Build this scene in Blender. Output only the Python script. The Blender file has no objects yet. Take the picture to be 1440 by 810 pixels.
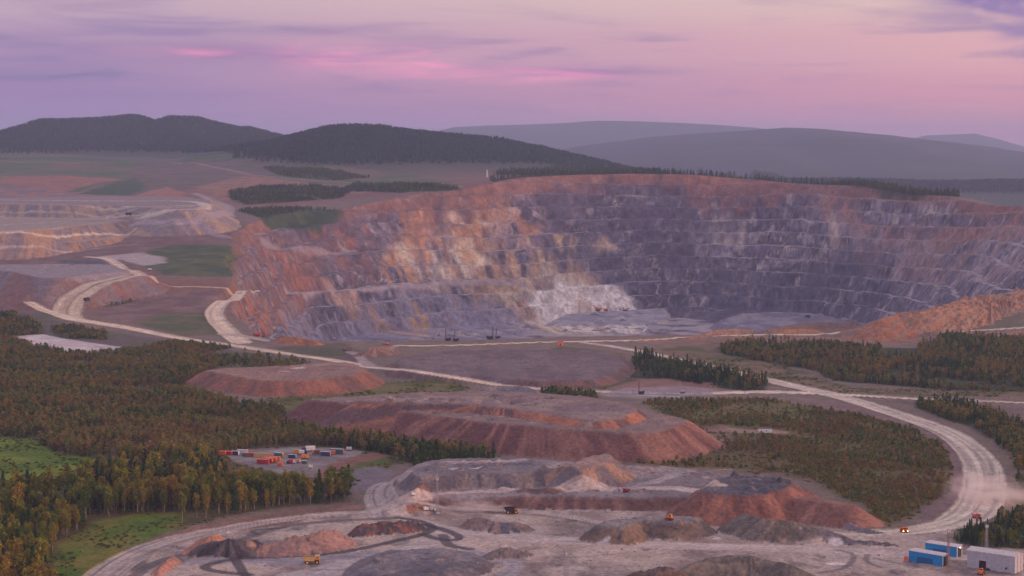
import bpy, math, random
import numpy as np
R = math.radians
F = 2800.0            # focal length in photo pixels (1440 wide)
HC = 250.0            # camera height
TH = math.atan(205/2800)
sc = bpy.context.scene
COL = sc.collection

# ------------------------------------------------------------------ camera
cam = bpy.data.cameras.new("camera"); co = bpy.data.objects.new("camera", cam); COL.objects.link(co)
cam.sensor_width = 36; cam.lens = F/1440*36; cam.clip_start = 1; cam.clip_end = 90000
co.location = (0, 0, HC); co.rotation_euler = (math.pi/2 - TH, 0, 0)
sc.camera = co

# ------------------------------------------------------------------ world, sun, exposure
def lin(c):
    return tuple(((v/255)/12.92 if v/255 <= 0.04045 else ((v/255+0.055)/1.055)**2.4) for v in c)
SUN_EL, SUN_AZ = R(5), R(106)       # azimuth measured clockwise from the view direction (+Y)
w = bpy.data.worlds.new("World"); sc.world = w; w.use_nodes = True
nt = w.node_tree; nt.nodes.clear()
N = nt.nodes.new; L = nt.links.new
out = N('ShaderNodeOutputWorld'); bg = N('ShaderNodeBackground'); L(bg.outputs[0], out.inputs[0])
tc = N('ShaderNodeTexCoord'); sep = N('ShaderNodeSeparateXYZ'); L(tc.outputs['Generated'], sep.inputs[0])
def math_(op, a, b=None, c=None, clamp=False):
    n = N('ShaderNodeMath'); n.operation = op; n.use_clamp = clamp
    for i, v in enumerate((a, b, c)):
        if v is None: continue
        if isinstance(v, (int, float)): n.inputs[i].default_value = v
        else: L(v, n.inputs[i])
    return n.outputs[0]
elev = math_('MULTIPLY', math_('ARCSINE', sep.outputs[2]), 180/math.pi)
azim = math_('MULTIPLY', math_('ARCTAN2', sep.outputs[0], sep.outputs[1]), 180/math.pi)
def ramp(fac, stops, interp='EASE'):
    n = N('ShaderNodeValToRGB'); L(fac, n.inputs[0]); cr = n.color_ramp; cr.interpolation = interp
    while len(cr.elements) < len(stops): cr.elements.new(0.5)
    for e, (p, c) in zip(cr.elements, stops): e.position = p; e.color = (*c, 1)
    return n.outputs[0]
ef = math_('DIVIDE', elev, 12.0, clamp=True)          # 0..12 degrees
lc = ramp(ef, [(0, lin((140,120,164))), (.09, lin((148,122,166))), (.2, lin((164,134,168))), (.34, lin((186,160,174))), (1, lin((184,174,196)))])
rc = ramp(ef, [(0, lin((196,138,160))), (.1, lin((208,146,160))), (.22, lin((214,164,168))), (.36, lin((216,186,176))), (1, lin((196,178,188)))])
def mix(fac, a, b, mode='MIX'):
    n = N('ShaderNodeMix'); n.data_type = 'RGBA'; n.blend_type = mode
    if isinstance(fac, (int, float)): n.inputs[0].default_value = fac
    else: L(fac, n.inputs[0])
    for v, i in ((a, 6), (b, 7)):
        if isinstance(v, tuple): n.inputs[i].default_value = (*v, 1)
        else: L(v, n.inputs[i])
    return n.outputs[2]
azf = math_('MULTIPLY_ADD', azim, 1/26.0, 0.48, clamp=True)
base = mix(azf, lc, rc)
cv = N('ShaderNodeCombineXYZ'); L(azim, cv.inputs[0]); L(elev, cv.inputs[1])
def gauss(u, v, su, sv):      # soft cloud bank centred on azimuth/elevation (given in degrees)
    a = math_('POWER', math_('DIVIDE', math_('SUBTRACT', azim, u), su), 2.0)
    b = math_('POWER', math_('DIVIDE', math_('SUBTRACT', elev, v), sv), 2.0)
    return math_('EXPONENT', math_('MULTIPLY', math_('ADD', a, b), -1.0))
def cloud(sx, sy, seed, lo, hi, det=6, rough=.55, dist=.6):
    m = N('ShaderNodeMapping'); m.inputs['Scale'].default_value = (sx, sy, 1); m.inputs['Location'].default_value = (seed, seed*.7, seed*.3)
    L(cv.outputs[0], m.inputs[0])
    n = N('ShaderNodeTexNoise'); n.inputs['Scale'].default_value = 1; n.inputs['Detail'].default_value = det; n.inputs['Roughness'].default_value = rough
    n.inputs['Distortion'].default_value = dist
    L(m.outputs[0], n.inputs['Vector'])
    mr = N('ShaderNodeMapRange'); mr.interpolation_type = 'SMOOTHSTEP'
    L(n.outputs[0], mr.inputs[0]); mr.inputs[1].default_value = lo; mr.inputs[2].default_value = hi
    return mr.outputs[0]
streak = cloud(.16, 1.6, 3.1, .46, .72); streak2 = cloud(.3, 2.4, 11.4, .42, .7); puff = cloud(.55, 1.3, 25.0, .22, .6)
def add(*a):
    r = a[0]
    for b in a[1:]: r = math_('ADD', r, b)
    return r
low = math_('MULTIPLY', math_('SUBTRACT', 1.0, math_('ABSOLUTE', math_('DIVIDE', math_('SUBTRACT', elev, 2.6), 2.4)), clamp=True), .5)
c1 = mix(math_('MULTIPLY', streak, math_('MULTIPLY', low, 1.7)), base, lin((134,116,160)))
bank = math_('MINIMUM', add(gauss(-14.2, 2.85, 1.6, .22), gauss(-6.6, 3.15, 2.4, .16), gauss(-8.5, 2.45, 3.2, .3), gauss(2.5, 2.0, 3.0, .15), gauss(-13.0, 2.0, 3, .5)), 1.0)
c2 = mix(math_('MULTIPLY', math_('MULTIPLY_ADD', streak2, .9, .35, True), bank), c1, lin((122,110,154)))
glow = math_('MINIMUM', add(gauss(-4.6, 2.5, 2.0, .5), gauss(-2.2, 2.35, 1.0, .35), gauss(.5, 1.9, 3.0, .2), gauss(-9.6, 2.5, 1.6, .15)), 1.0)
c3 = mix(math_('MULTIPLY', math_('MULTIPLY_ADD', streak2, .75, .12), glow), c2, lin((244,152,184)))
dark = math_('MINIMUM', add(gauss(13.9, 4.1, 2.2, .6), gauss(13.9, 4.3, 1.6, .4), gauss(14.6, 3.9, 1.2, .5), gauss(14.1, 3.05, .6, .22)), 1.0)
c4 = mix(math_('MULTIPLY', math_('MULTIPLY', puff, dark), 1.0), c3, lin((140,118,164)))
sky = N('ShaderNodeTexSky'); sky.sky_type = 'NISHITA'; sky.sun_disc = False
sky.sun_elevation = SUN_EL; sky.sun_rotation = SUN_AZ; sky.altitude = 500; sky.dust_density = 2.5
nsk = N('ShaderNodeVectorMath'); nsk.operation = 'SCALE'; L(sky.outputs[0], nsk.inputs[0]); nsk.inputs[3].default_value = 0.10
zen = N('ShaderNodeMapRange'); L(elev, zen.inputs[0]); zen.inputs[1].default_value = 9; zen.inputs[2].default_value = 40
c5 = mix(math_('MULTIPLY', zen.outputs[0], .55), c4, nsk.outputs[0])
upb = N('ShaderNodeMapRange'); upb.interpolation_type = 'SMOOTHSTEP'; L(elev, upb.inputs[0]); upb.inputs[1].default_value = 5; upb.inputs[2].default_value = 28
upb.inputs[3].default_value = 1.0; upb.inputs[4].default_value = 2.05
L(c5, bg.inputs[0]); L(upb.outputs[0], bg.inputs[1])
sl = bpy.data.lights.new("sun", 'SUN'); so = bpy.data.objects.new("sun", sl); COL.objects.link(so)
sl.energy = 2.4; sl.angle = R(5); sl.color = (1.0, .60, .40)
sd = np.array([math.sin(SUN_AZ)*math.cos(SUN_EL), math.cos(SUN_AZ)*math.cos(SUN_EL), math.sin(SUN_EL)])
from mathutils import Vector, Matrix
so.rotation_euler = Vector(sd).to_track_quat('Z', 'Y').to_euler()
sc.view_settings.view_transform = 'Standard'; sc.view_settings.look = 'None'
sc.view_settings.exposure = 0.25; sc.view_settings.gamma = 1; sc.view_settings.use_curve_mapping = False
sc.cycles.max_bounces = 4; sc.cycles.diffuse_bounces = 2; sc.cycles.glossy_bounces = 2; sc.cycles.volume_bounces = 1
sc.cycles.transparent_max_bounces = 6

# ------------------------------------------------------------------ numpy noise
def h2(ix, iy, seed):
    n = (ix.astype(np.int64)*374761393 + iy.astype(np.int64)*668265263 + seed*1274126177) & 0xffffffff
    n = ((n ^ (n >> 13))*1274126177) & 0xffffffff
    return (((n ^ (n >> 16)) & 0xffffff)/16777215.0).astype(np.float32)
def vn(x, y, seed=0):
    ix = np.floor(x); iy = np.floor(y); fx = (x-ix); fy = (y-iy)
    fx = fx*fx*(3-2*fx); fy = fy*fy*(3-2*fy)
    a = h2(ix, iy, seed); b = h2(ix+1, iy, seed); c = h2(ix, iy+1, seed); d = h2(ix+1, iy+1, seed)
    return a+(b-a)*fx+(c-a)*fy+(a-b-c+d)*fx*fy
def fbm(x, y, s, o=4, seed=0, g=.5):      # about -1..1
    t = 0; a = 1; n = 0
    for i in range(o):
        t = t+a*(vn(x/s+i*17.3, y/s-i*9.1, seed+i)*2-1); n += a; a *= g; s = s*.5
    return t/n
def ss(e0, e1, x):
    t = np.clip((x-e0)/(e1-e0), 0, 1); return t*t*(3-2*t)

# ------------------------------------------------------------------ terrain grid: a fan of vertices, finer where things are far apart in view
su = np.concatenate([np.linspace(-1.2, -.285, 28)[:-1], np.linspace(-.285, .285, 1400), np.linspace(.285, 1.2, 28)[1:]])
ys = np.concatenate([np.linspace(60, 1040, 30)[:-1], np.arange(1040, 1500, 2.2), np.arange(1500, 2050, 3.0), np.arange(2050, 2600, 4.5),
                     np.arange(2600, 4300, 5.0), np.arange(4300, 5150, 3.4), np.arange(5150, 8600, 17), np.arange(8600, 11000, 60), np.geomspace(11000, 36000, 110)])
NR, NC = len(ys), len(su)
X = (ys[:, None]*su[None, :]); Y = np.repeat(ys[:, None], NC, 1)
U = 720+F*su                        # column -> approximate photo column

CU = [-900, 0, 300, 450, 600, 750, 950, 1200, 1330, 1440, 2400]
CD = [0, 2500, 2900, 3300, 3700, 4300, 4600, 4800, 5000, 5500, 6200, 7000, 8500, 12000, 36000]
GT = {-900: [0,0,12,33,42,60,80,90,98,120,150,184,200,120,0], 0: [0,0,12,33,42,60,80,90,98,120,150,184,200,120,0],
      300: [0,0,10,33,52,80,94,103,112,130,150,184,200,100,0], 450: [0,0,8,33,58,84,97,107,116,132,150,184,190,60,0],
      600: [0,0,8,30,60,100,118,131,142,146,152,180,150,20,0], 750: [0,0,8,30,62,115,140,155,168,160,152,150,80,0,0],
      950: [0,0,8,30,60,115,140,155,170,165,90,40,0,0,0], 1200: [0,0,10,32,60,113,132,145,140,95,30,5,0,0,0],
      1330: [0,0,14,36,62,112,128,118,95,40,10,0,0,0,0], 1440: [0,0,16,38,64,112,100,85,70,30,5,0,0,0,0],
      2400: [0,0,16,38,64,112,100,85,70,30,5,0,0,0,0]}
rows = np.array([np.interp(ys, CD, GT[u]) for u in CU])      # (11, NR)
G = np.zeros((NR, NC))
ui = np.clip(np.searchsorted(CU, U)-1, 0, len(CU)-2); ut = np.clip((U-np.array(CU)[ui])/(np.array(CU)[ui+1]-np.array(CU)[ui]), 0, 1); ut = ut*ut*(3-2*ut)
G = rows[ui, :].T*(1-ut)+rows[ui+1, :].T*ut
k = np.ones(25)/25                                            # soften kinks along depth
for j0 in (0,):
    pad = np.pad(G, ((12, 12), (0, 0)), 'edge'); cs = np.cumsum(pad, 0); G = (cs[24:]-np.vstack([np.zeros((1, NC)), cs[:-25]]))/25
Z = G.copy()
amp = np.interp(ys, [0, 1200, 2500, 5000, 9000, 20000], [.6, .8, 1.5, 3, 8, 20])[:, None]
Z += fbm(X, Y, 260, 4, 3)*amp*1.5
def ridge(prof, D, wf, wb, seed, rough):
    global Z
    p = np.array(prof, float); cz = 250+(200-np.interp(U, p[:, 0], p[:, 1]))*D/F
    Dc = D+fbm(X, Y*0, D*.05, 3, seed)*wf*.25
    t = np.where(Y < Dc, (Y-Dc)/wf, (Y-Dc)/wb)
    prof_ = np.exp(-t*t)
    hh = cz[None, :]*prof_+Z*(1-prof_)
    hh += fbm(X, Y, D*.05, 5, seed+5)*rough*prof_*(1-.75*np.exp(-(t*4)**2))
    Z = np.maximum(Z, hh) if seed != 0 else hh
ridge([(-600,210),(-200,205),(0,188),(40,177),(60,171),(100,170),(150,167),(185,164),(200,166),(220,173),(240,168),(280,171),(300,176),(340,183),(352,182),(400,194),(440,202),(520,230),(900,260)], 9300, 900, 900, 21, 40)
ridge([(100,250),(300,214),(380,203),(420,194),(460,184),(500,181),(540,182),(580,188),(640,194),(700,201),(760,212),(830,228),(900,243),(960,255),(1100,300)], 7300, 800, 900, 31, 35)
ridge([(500,240),(560,200),(590,189),(640,178),(700,177),(780,174),(840,170),(900,171),(960,174),(1060,180),(1160,192),(1250,200),(1600,230)], 26000, 3500, 5000, 41, 60)
ridge([(600,290),(700,240),(780,213),(830,205),(900,196),(960,190),(1040,185),(1100,180),(1150,181),(1250,190),(1350,201),(1440,213),(1600,224),(2200,240)], 17000, 4200, 3000, 51, 70)
ridge([(1100,240),(1200,215),(1270,198),(1300,191),(1370,188),(1400,195),(1440,206),(1500,214),(1900,220)], 31000, 3000, 3000, 61, 40)

# ------------------------------------------------------------------ picking points of the ground seen along a line of sight
ct, st = math.cos(TH), math.sin(TH)
def ray(u, v):
    a = (u-720)/F; b = (405-v)/F
    return np.array([a, ct+b*st, -st+b*ct])
def at_z(u, v, z):
    d = ray(u, v); t = (z-HC)/d[2]; return np.array([d[0]*t, d[1]*t, z])
def Hs(x, y):                       # terrain height at world points
    x = np.asarray(x, float); y = np.asarray(y, float)
    r = np.interp(y, ys, np.arange(NR)); c = np.interp(x/np.maximum(y, 1), su, np.arange(NC))
    r0 = np.minimum(r.astype(int), NR-2); c0 = np.minimum(c.astype(int), NC-2); fr = r-r0; fc = c-c0
    return (Z[r0, c0]*(1-fr)*(1-fc)+Z[r0+1, c0]*fr*(1-fc)+Z[r0, c0+1]*(1-fr)*fc+Z[r0+1, c0+1]*fr*fc)
def samp(A, x, y):
    r = np.rint(np.interp(y, ys, np.arange(NR))).astype(int); c = np.rint(np.interp(x/np.maximum(y, 1), su, np.arange(NC))).astype(int)
    return A[r, c]
def at(u, v):
    d = ray(u, v); t = ys[29:]/d[1]; zz = HC+d[2]*t; hh = Hs(d[0]*t, ys[29:])
    k = np.argmax(zz < hh)
    if not (zz < hh).any(): k = len(t)-1
    if k > 0:
        a0 = zz[k-1]-hh[k-1]; a1 = zz[k]-hh[k]; fr = a0/(a0-a1) if a0 != a1 else 0
        tt = t[k-1]+(t[k]-t[k-1])*fr
    else: tt = t[0]
    x, y = d[0]*tt, d[1]*tt
    return np.array([x, y, float(Hs(x, y))])
def P(pts): return np.array([at(u, v)[:2] for u, v in pts])
def PZ(pts, z): return np.array([at_z(u, v, z)[:2] for u, v in pts])
def PD(pts): return np.array([((u-720)/F*d, d) for u, d in pts])
def win(poly, m):
    y0, y1 = poly[:, 1].min()-m, poly[:, 1].max()+m
    r0, r1 = np.searchsorted(ys, [y0, y1]); r0 = max(r0-1, 0); r1 = min(r1+1, NR)
    yy = max(y0, 60)
    lo = min((poly[:, 0].min()-m)/yy, (poly[:, 0].min()-m)/y1); hi = max((poly[:, 0].max()+m)/yy, (poly[:, 0].max()+m)/y1)
    c0, c1 = np.searchsorted(su, [lo, hi]); c0 = max(c0-1, 0); c1 = min(c1+1, NC)
    return slice(r0, max(r1, r0+1)), slice(c0, max(c1, c0+1))
def sdist(poly, x, y):              # signed distance, negative inside
    n = len(poly); d2 = np.full(x.shape, 1e18); ins = np.zeros(x.shape, bool)
    for i in range(n):
        ax, ay = poly[i]; bx, by = poly[(i+1) % n]; ex, ey = bx-ax, by-ay
        t = np.clip(((x-ax)*ex+(y-ay)*ey)/(ex*ex+ey*ey+1e-9), 0, 1)
        dd = (x-ax-t*ex)**2+(y-ay-t*ey)**2; d2 = np.minimum(d2, dd)
        if ay != by:
            c = ((ay > y) != (by > y)) & (x < (bx-ax)*(y-ay)/(by-ay)+ax); ins ^= c
    d = np.sqrt(d2); return np.where(ins, -d, d)
def smooth_line(p, n=3):            # chaikin
    p = np.array(p, float)
    for _ in range(n):
        q = .75*p[:-1]+.25*p[1:]; r = .25*p[:-1]+.75*p[1:]
        m = np.empty((2*len(q), p.shape[1])); m[0::2] = q; m[1::2] = r
        p = np.vstack([p[:1], m, p[-1:]])
    return p

# ------------------------------------------------------------------ colour and class maps
ILL = np.array([1.0, 1.0, 1.0])
def alb(c):                          # surface colour written as sRGB of the matter itself
    return np.array(lin(c))
C = np.zeros((NR, NC, 3)); C[:] = alb((118,100,88))
CLS = np.zeros((NR, NC), np.int16)   # 0 ground
CLN = {0: 'ground'}
ROUGH = np.zeros((NR, NC))           # how much rubbly relief
VEG = np.zeros((NR, NC))
def blend(sl, m, col):
    C[sl] = C[sl]*(1-m[..., None])+col*m[..., None]
def paint(poly, col, feather=8, edge=10, s=40, k=1.0, seed=1, col2=None, cs=30, veg=None, over=False):
    wd = win(poly, feather+edge+5); x, y = X[wd], Y[wd]
    d = sdist(poly, x, y)+fbm(x, y, s, 4, seed)*edge
    m = ss(feather, -feather, d)*k*((CLS[wd] < 10) | over)
    c = alb(col)
    if col2 is not None:
        t = ss(-.35, .35, fbm(x, y, cs, 4, seed+9))[..., None]; c = c*(1-t)+alb(col2)*t
    blend(wd, m, c)
    if veg is not None: VEG[wd] = VEG[wd]*(1-m)+veg*m
    return wd, m

# broad colours of the land by distance and side
nz = fbm(X, Y, 500, 5, 77)
far = ss(5000, 6500, Y)
C[:] = C*(1-far[..., None])+alb((60,66,52))*far[..., None]
t_ = ss(-.3, .3, nz)[..., None]*ss(2400, 3200, Y)[..., None]*(1-far[..., None]); C[:] = C*(1-t_)+alb((122,84,70))*t_

# ------------------------------------------------------------------ the open pit
rim = PD([(352,2530),(338,2750),(326,3000),(320,3300),(322,3700),(332,4050),(360,4330),(410,4470),(480,4590),(560,4690),(640,4800),(700,4900),(800,4990),(900,5010),(1000,5010),(1075,5000),
          (1140,4930),(1200,4800),(1320,4600),(1440,4330),(1520,4000),(1560,3500),(1500,3100),(1380,2880),(1270,2740),(1180,2640),(1060,2570),(900,2540),(720,2510),(540,2490),(430,2500)])
rim = smooth_line(np.vstack([rim, rim[:1]]), 2)[:-1]
flo = PD([(520,2760),(480,3000),(465,3400),(462,3700),(480,3980),(540,4130),(640,4230),(760,4370),(840,4490),(900,4580),(950,4640),(1060,4640),(1150,4520),(1230,4280),(1270,3800),(1260,3300),(1180,2950),(1000,2800),(800,2760)])
flo = smooth_line(np.vstack([flo, flo[:1]]), 2)[:-1]
wd = win(rim, 80); x, y = X[wd], Y[wd]
wob = fbm(x, y, 160, 4, 5)*22+fbm(x, y, 40, 3, 6)*6
dr = sdist(rim, x, y)+wob; df = sdist(flo, x, y)+wob*.8
inside = dr < 0
t = np.where(df < 0, 1, np.clip(-dr/(np.maximum(-dr, 0)+np.maximum(df, 0)+1e-6), 0, 1)); t = np.where(inside, t, 0)
rz = Z[wd]; FLOOR = -143.0
# the rim height carried inwards, so that the wall starts at the ground above it
zl = rz*(1-t)+FLOOR*t
zl = np.where(inside, np.minimum(zl, rz-0), rz)
BH = 29.0
bw = fbm(x, y, 420, 2, 8)*14
q = (zl+bw+fbm(x, y, 70, 3, 7)*3.5+400)/BH; qi = np.floor(q); qf = q-qi
fv = fbm(x, y, 90, 3, 14)*.12; face = ss(.26+fv, .95+fv*.3, qf)                                       # berm first, then the steep face above it
zb = (qi+face)*BH-400-bw-fbm(x, y, 70, 3, 7)*3.5
cx0, cy0 = 230.0, 3500.0
ang = np.arctan2(y-cy0, x-cx0); along = ang*900
alw = along+fbm(x, y, 70, 3, 10)*30; gul = fbm(alw, zl*.9, 34, 5, 12); gul2 = fbm(alw+gul*6, zl*1.2, 8, 3, 15)
steep = np.clip(420/(np.maximum(-dr, 0)+np.maximum(df, 0)+1), .12, 1)**1.2
steep = np.clip(steep*1.3, 0, 1); iso = fbm(x*.7+y*.3, y*.6-x*.2, 46, 5, 16); gul = (.5*gul+.6*iso)*steep+iso*(1-steep); gul2 = gul2*steep+fbm(x, y, 12, 3, 19)*(1-steep)
onface = np.clip(4*(qf-.30)*(1-qf), 0, 1)*(1-np.abs(2*t-1)**6)
wall = inside & (t < .995)
blendT = ss(0, .03, t)
zz = np.where(wall, zl+(zb-zl)*blendT+onface*(gul*2.2+gul2*1.0+fbm(x, y, 34, 4, 17)*2.6+fbm(x, y, 11, 2, 18)*1.6)*blendT*(.25+.75*steep), zl)
zz += np.where(inside, fbm(x, y, 18, 3, 18)*1.6*blendT, 0)
Z[wd] = zz
CLN[1] = 'open_pit'; cl = CLS[wd]; cl[inside] = 1; CLS[wd] = cl
PIT = np.zeros((NR, NC)); PIT[wd] = inside
# wall rock: patches of dark and grey rock streaked down the wall, pale dusty berms, weathered orange near the top
base = np.zeros(x.shape+(3,))
big = ss(-.25, .25, fbm(along, zl*1.6, 150, 4, 33))[..., None]; st1 = ss(-.35, .45, gul+.6*gul2)[..., None]
blk = ss(-.15, .2, fbm(along+wob, zl*.9, 38, 4, 35))[..., None]
dk = alb((78,70,84)); md = alb((128,116,126)); lt = alb((160,146,146))
base = dk*(1-big*.6)+md*big*.6
base = base*(1-st1*.45)+md*st1*.45
base = base*(1-blk*.35)+dk*.8*blk*.35
pk = ss(.28, .5, fbm(along, zl*.8, 16, 4, 44))[..., None]; base = base*(1-pk*.6)+lt*pk*.6
fine = (fbm(alw*1.0, zl*1.4, 9, 3, 48)*.7+fbm(x, y, 5, 2, 49)*.6)[..., None]; base = base*np.clip(1+1.05*fine, .3, 2.0)
vein = 1-np.abs(fbm(alw+zl*.9, zl*1.3, 34, 4, 51)); vein = ss(.955, .995, vein)[..., None]*ss(0, .3, fbm(x, y, 120, 3, 52))[..., None]; base = base*(1-vein*.6)+alb((200,180,160))*vein*.6
crack = 1-np.abs(fbm(alw-zl*.6, zl, 26, 4, 53)); crack = ss(.95, .99, crack)[..., None]; base = base*(1-crack*.4)
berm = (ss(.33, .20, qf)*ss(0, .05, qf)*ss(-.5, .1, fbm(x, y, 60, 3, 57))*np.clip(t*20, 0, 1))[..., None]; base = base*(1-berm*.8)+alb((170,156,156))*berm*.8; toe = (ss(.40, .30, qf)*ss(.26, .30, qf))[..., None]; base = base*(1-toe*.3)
top = (ss(.15, .02, t+.09*fbm(along, zl, 60, 4, 47)))[..., None]; oc = alb((141,98,81))*(.8+.4*vn(along/14, zl/6, 9)[..., None])
base = base*(1-top*.75)+oc*top*.75
m = inside.astype(float); blend(wd, m, base)
GUL = np.zeros((NR, NC)); GUL[wd] = gul; ALO = np.zeros((NR, NC)); ALO[wd] = along; ZLW = np.zeros((NR, NC)); ZLW[wd] = zl
def streak_paint(pts, col, k=.8, feather=18, edge=26, seed=3, cov=0.0, col2=None):
    """a patch of differently coloured rock on the pit wall, broken up by streaks running down the wall"""
    poly = P(pts); wd = win(poly, feather+edge+5); x, y = X[wd], Y[wd]; al, zl_ = ALO[wd], ZLW[wd]
    d = sdist(poly, x, y)+fbm(x, y, 50, 3, seed)*edge
    br = ss(-.35+cov, .25+cov, fbm(al, zl_*.55, 20, 5, seed+3)+.3*fbm(x, y, 90, 3, seed+4))
    m = ss(feather, -feather, d)*k*br*PIT[wd]
    c = alb(col)
    if col2 is not None:
        tt = ss(-.3, .3, fbm(al, zl_, 30, 4, seed+8))[..., None]; c = c*(1-tt)+alb(col2)*tt
    c = c*np.clip(1+.7*(fbm(al, zl_*1.3, 9, 3, seed+12)*.7+fbm(x, y, 5, 2, seed+13)*.6)[..., None], .4, 1.7)
    blend(wd, m, c)
streak_paint([(330,350),(345,410),(430,412),(520,400),(560,370),(640,330),(690,300),(690,255),(560,280),(440,300),(350,330)], (118,80,70), .75, 20, 30, 61, .0, (100,82,84))
streak_paint([(420,300),(560,285),(690,262),(700,300),(560,345),(440,345)], (138,88,68), .7, 20, 30, 79, .05, (96,76,80))
streak_paint([(330,415),(420,408),(430,430),(410,462),(360,465),(335,440)], (150,94,68), .9, 12, 12, 62, -.15, (120,96,92))
streak_paint([(360,350),(440,345),(450,400),(350,405)], (136,88,72), .8, 14, 14, 63, 0, (112,84,80))
streak_paint([(560,300),(700,275),(760,310),(740,350),(640,350),(560,350)], (156,112,84), .7, 20, 30, 64, .05)
streak_paint([(450,400),(560,340),(620,305),(690,300),(740,340),(800,365),(860,395),(905,430),(900,470),(740,470),(620,474),(480,440)], (172,138,114), .8, 20, 40, 65, .05, (146,124,122))
streak_paint([(640,310),(700,310),(760,345),(830,385),(890,420),(905,470),(760,470),(700,430),(640,370)], (200,176,150), .8, 14, 34, 66, .08, (182,142,108))
streak_paint([(780,390),(850,400),(900,430),(910,470),(800,465),(740,430)], (214,200,190), .9, 10, 20, 86, -.2)
streak_paint([(590,290),(640,285),(680,320),(660,350),(600,350),(560,380),(540,370)], (166,118,86), .7, 14, 26, 88, .05)
streak_paint([(560,350),(640,350),(690,370),(640,410),(560,400)], (206,186,160), .7, 10, 26, 87, .1)
streak_paint([(520,360),(620,345),(690,360),(640,400),(540,410)], (178,126,84), .7, 16, 26, 69, .15)
streak_paint([(400,430),(540,400),(740,440),(740,480),(400,480)], (140,130,142), .85, 16, 20, 67, -.25, (122,112,126))
streak_paint([(760,258),(900,256),(1000,300),(960,400),(880,400),(760,330)], (80,70,86), .7, 20, 30, 68, -.05)
streak_paint([(960,250),(1080,248),(1100,290),(1010,310),(960,290)], (150,98,80), .5, 16, 30, 70, .1)
streak_paint([(1100,265),(1440,300),(1440,330),(1150,300)], (150,106,90), .7, 16, 20, 71, -.1)
streak_paint([(1150,290),(1440,320),(1440,390),(1330,400),(1180,340)], (146,126,126), .75, 16, 20, 72, -.1, (136,108,104))
streak_paint([(900,330),(1230,330),(1240,440),(930,440)], (74,68,84), .6, 20, 30, 73, .0)
streak_paint([(980,300),(1060,300),(1100,345),(1000,345)], (180,160,146), .6, 8, 20, 74, .2)
streak_paint([(780,330),(850,330),(870,350),(790,355)], (186,156,124), .8, 8, 10, 75, .05)
streak_paint([(1160,300),(1175,300),(1190,365),(1172,365)], (186,166,150), .7, 6, 6, 76, .0)
streak_paint([(575,445),(602,440),(600,478),(580,478)], (190,146,100), .8, 6, 6, 77, .0)

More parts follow.
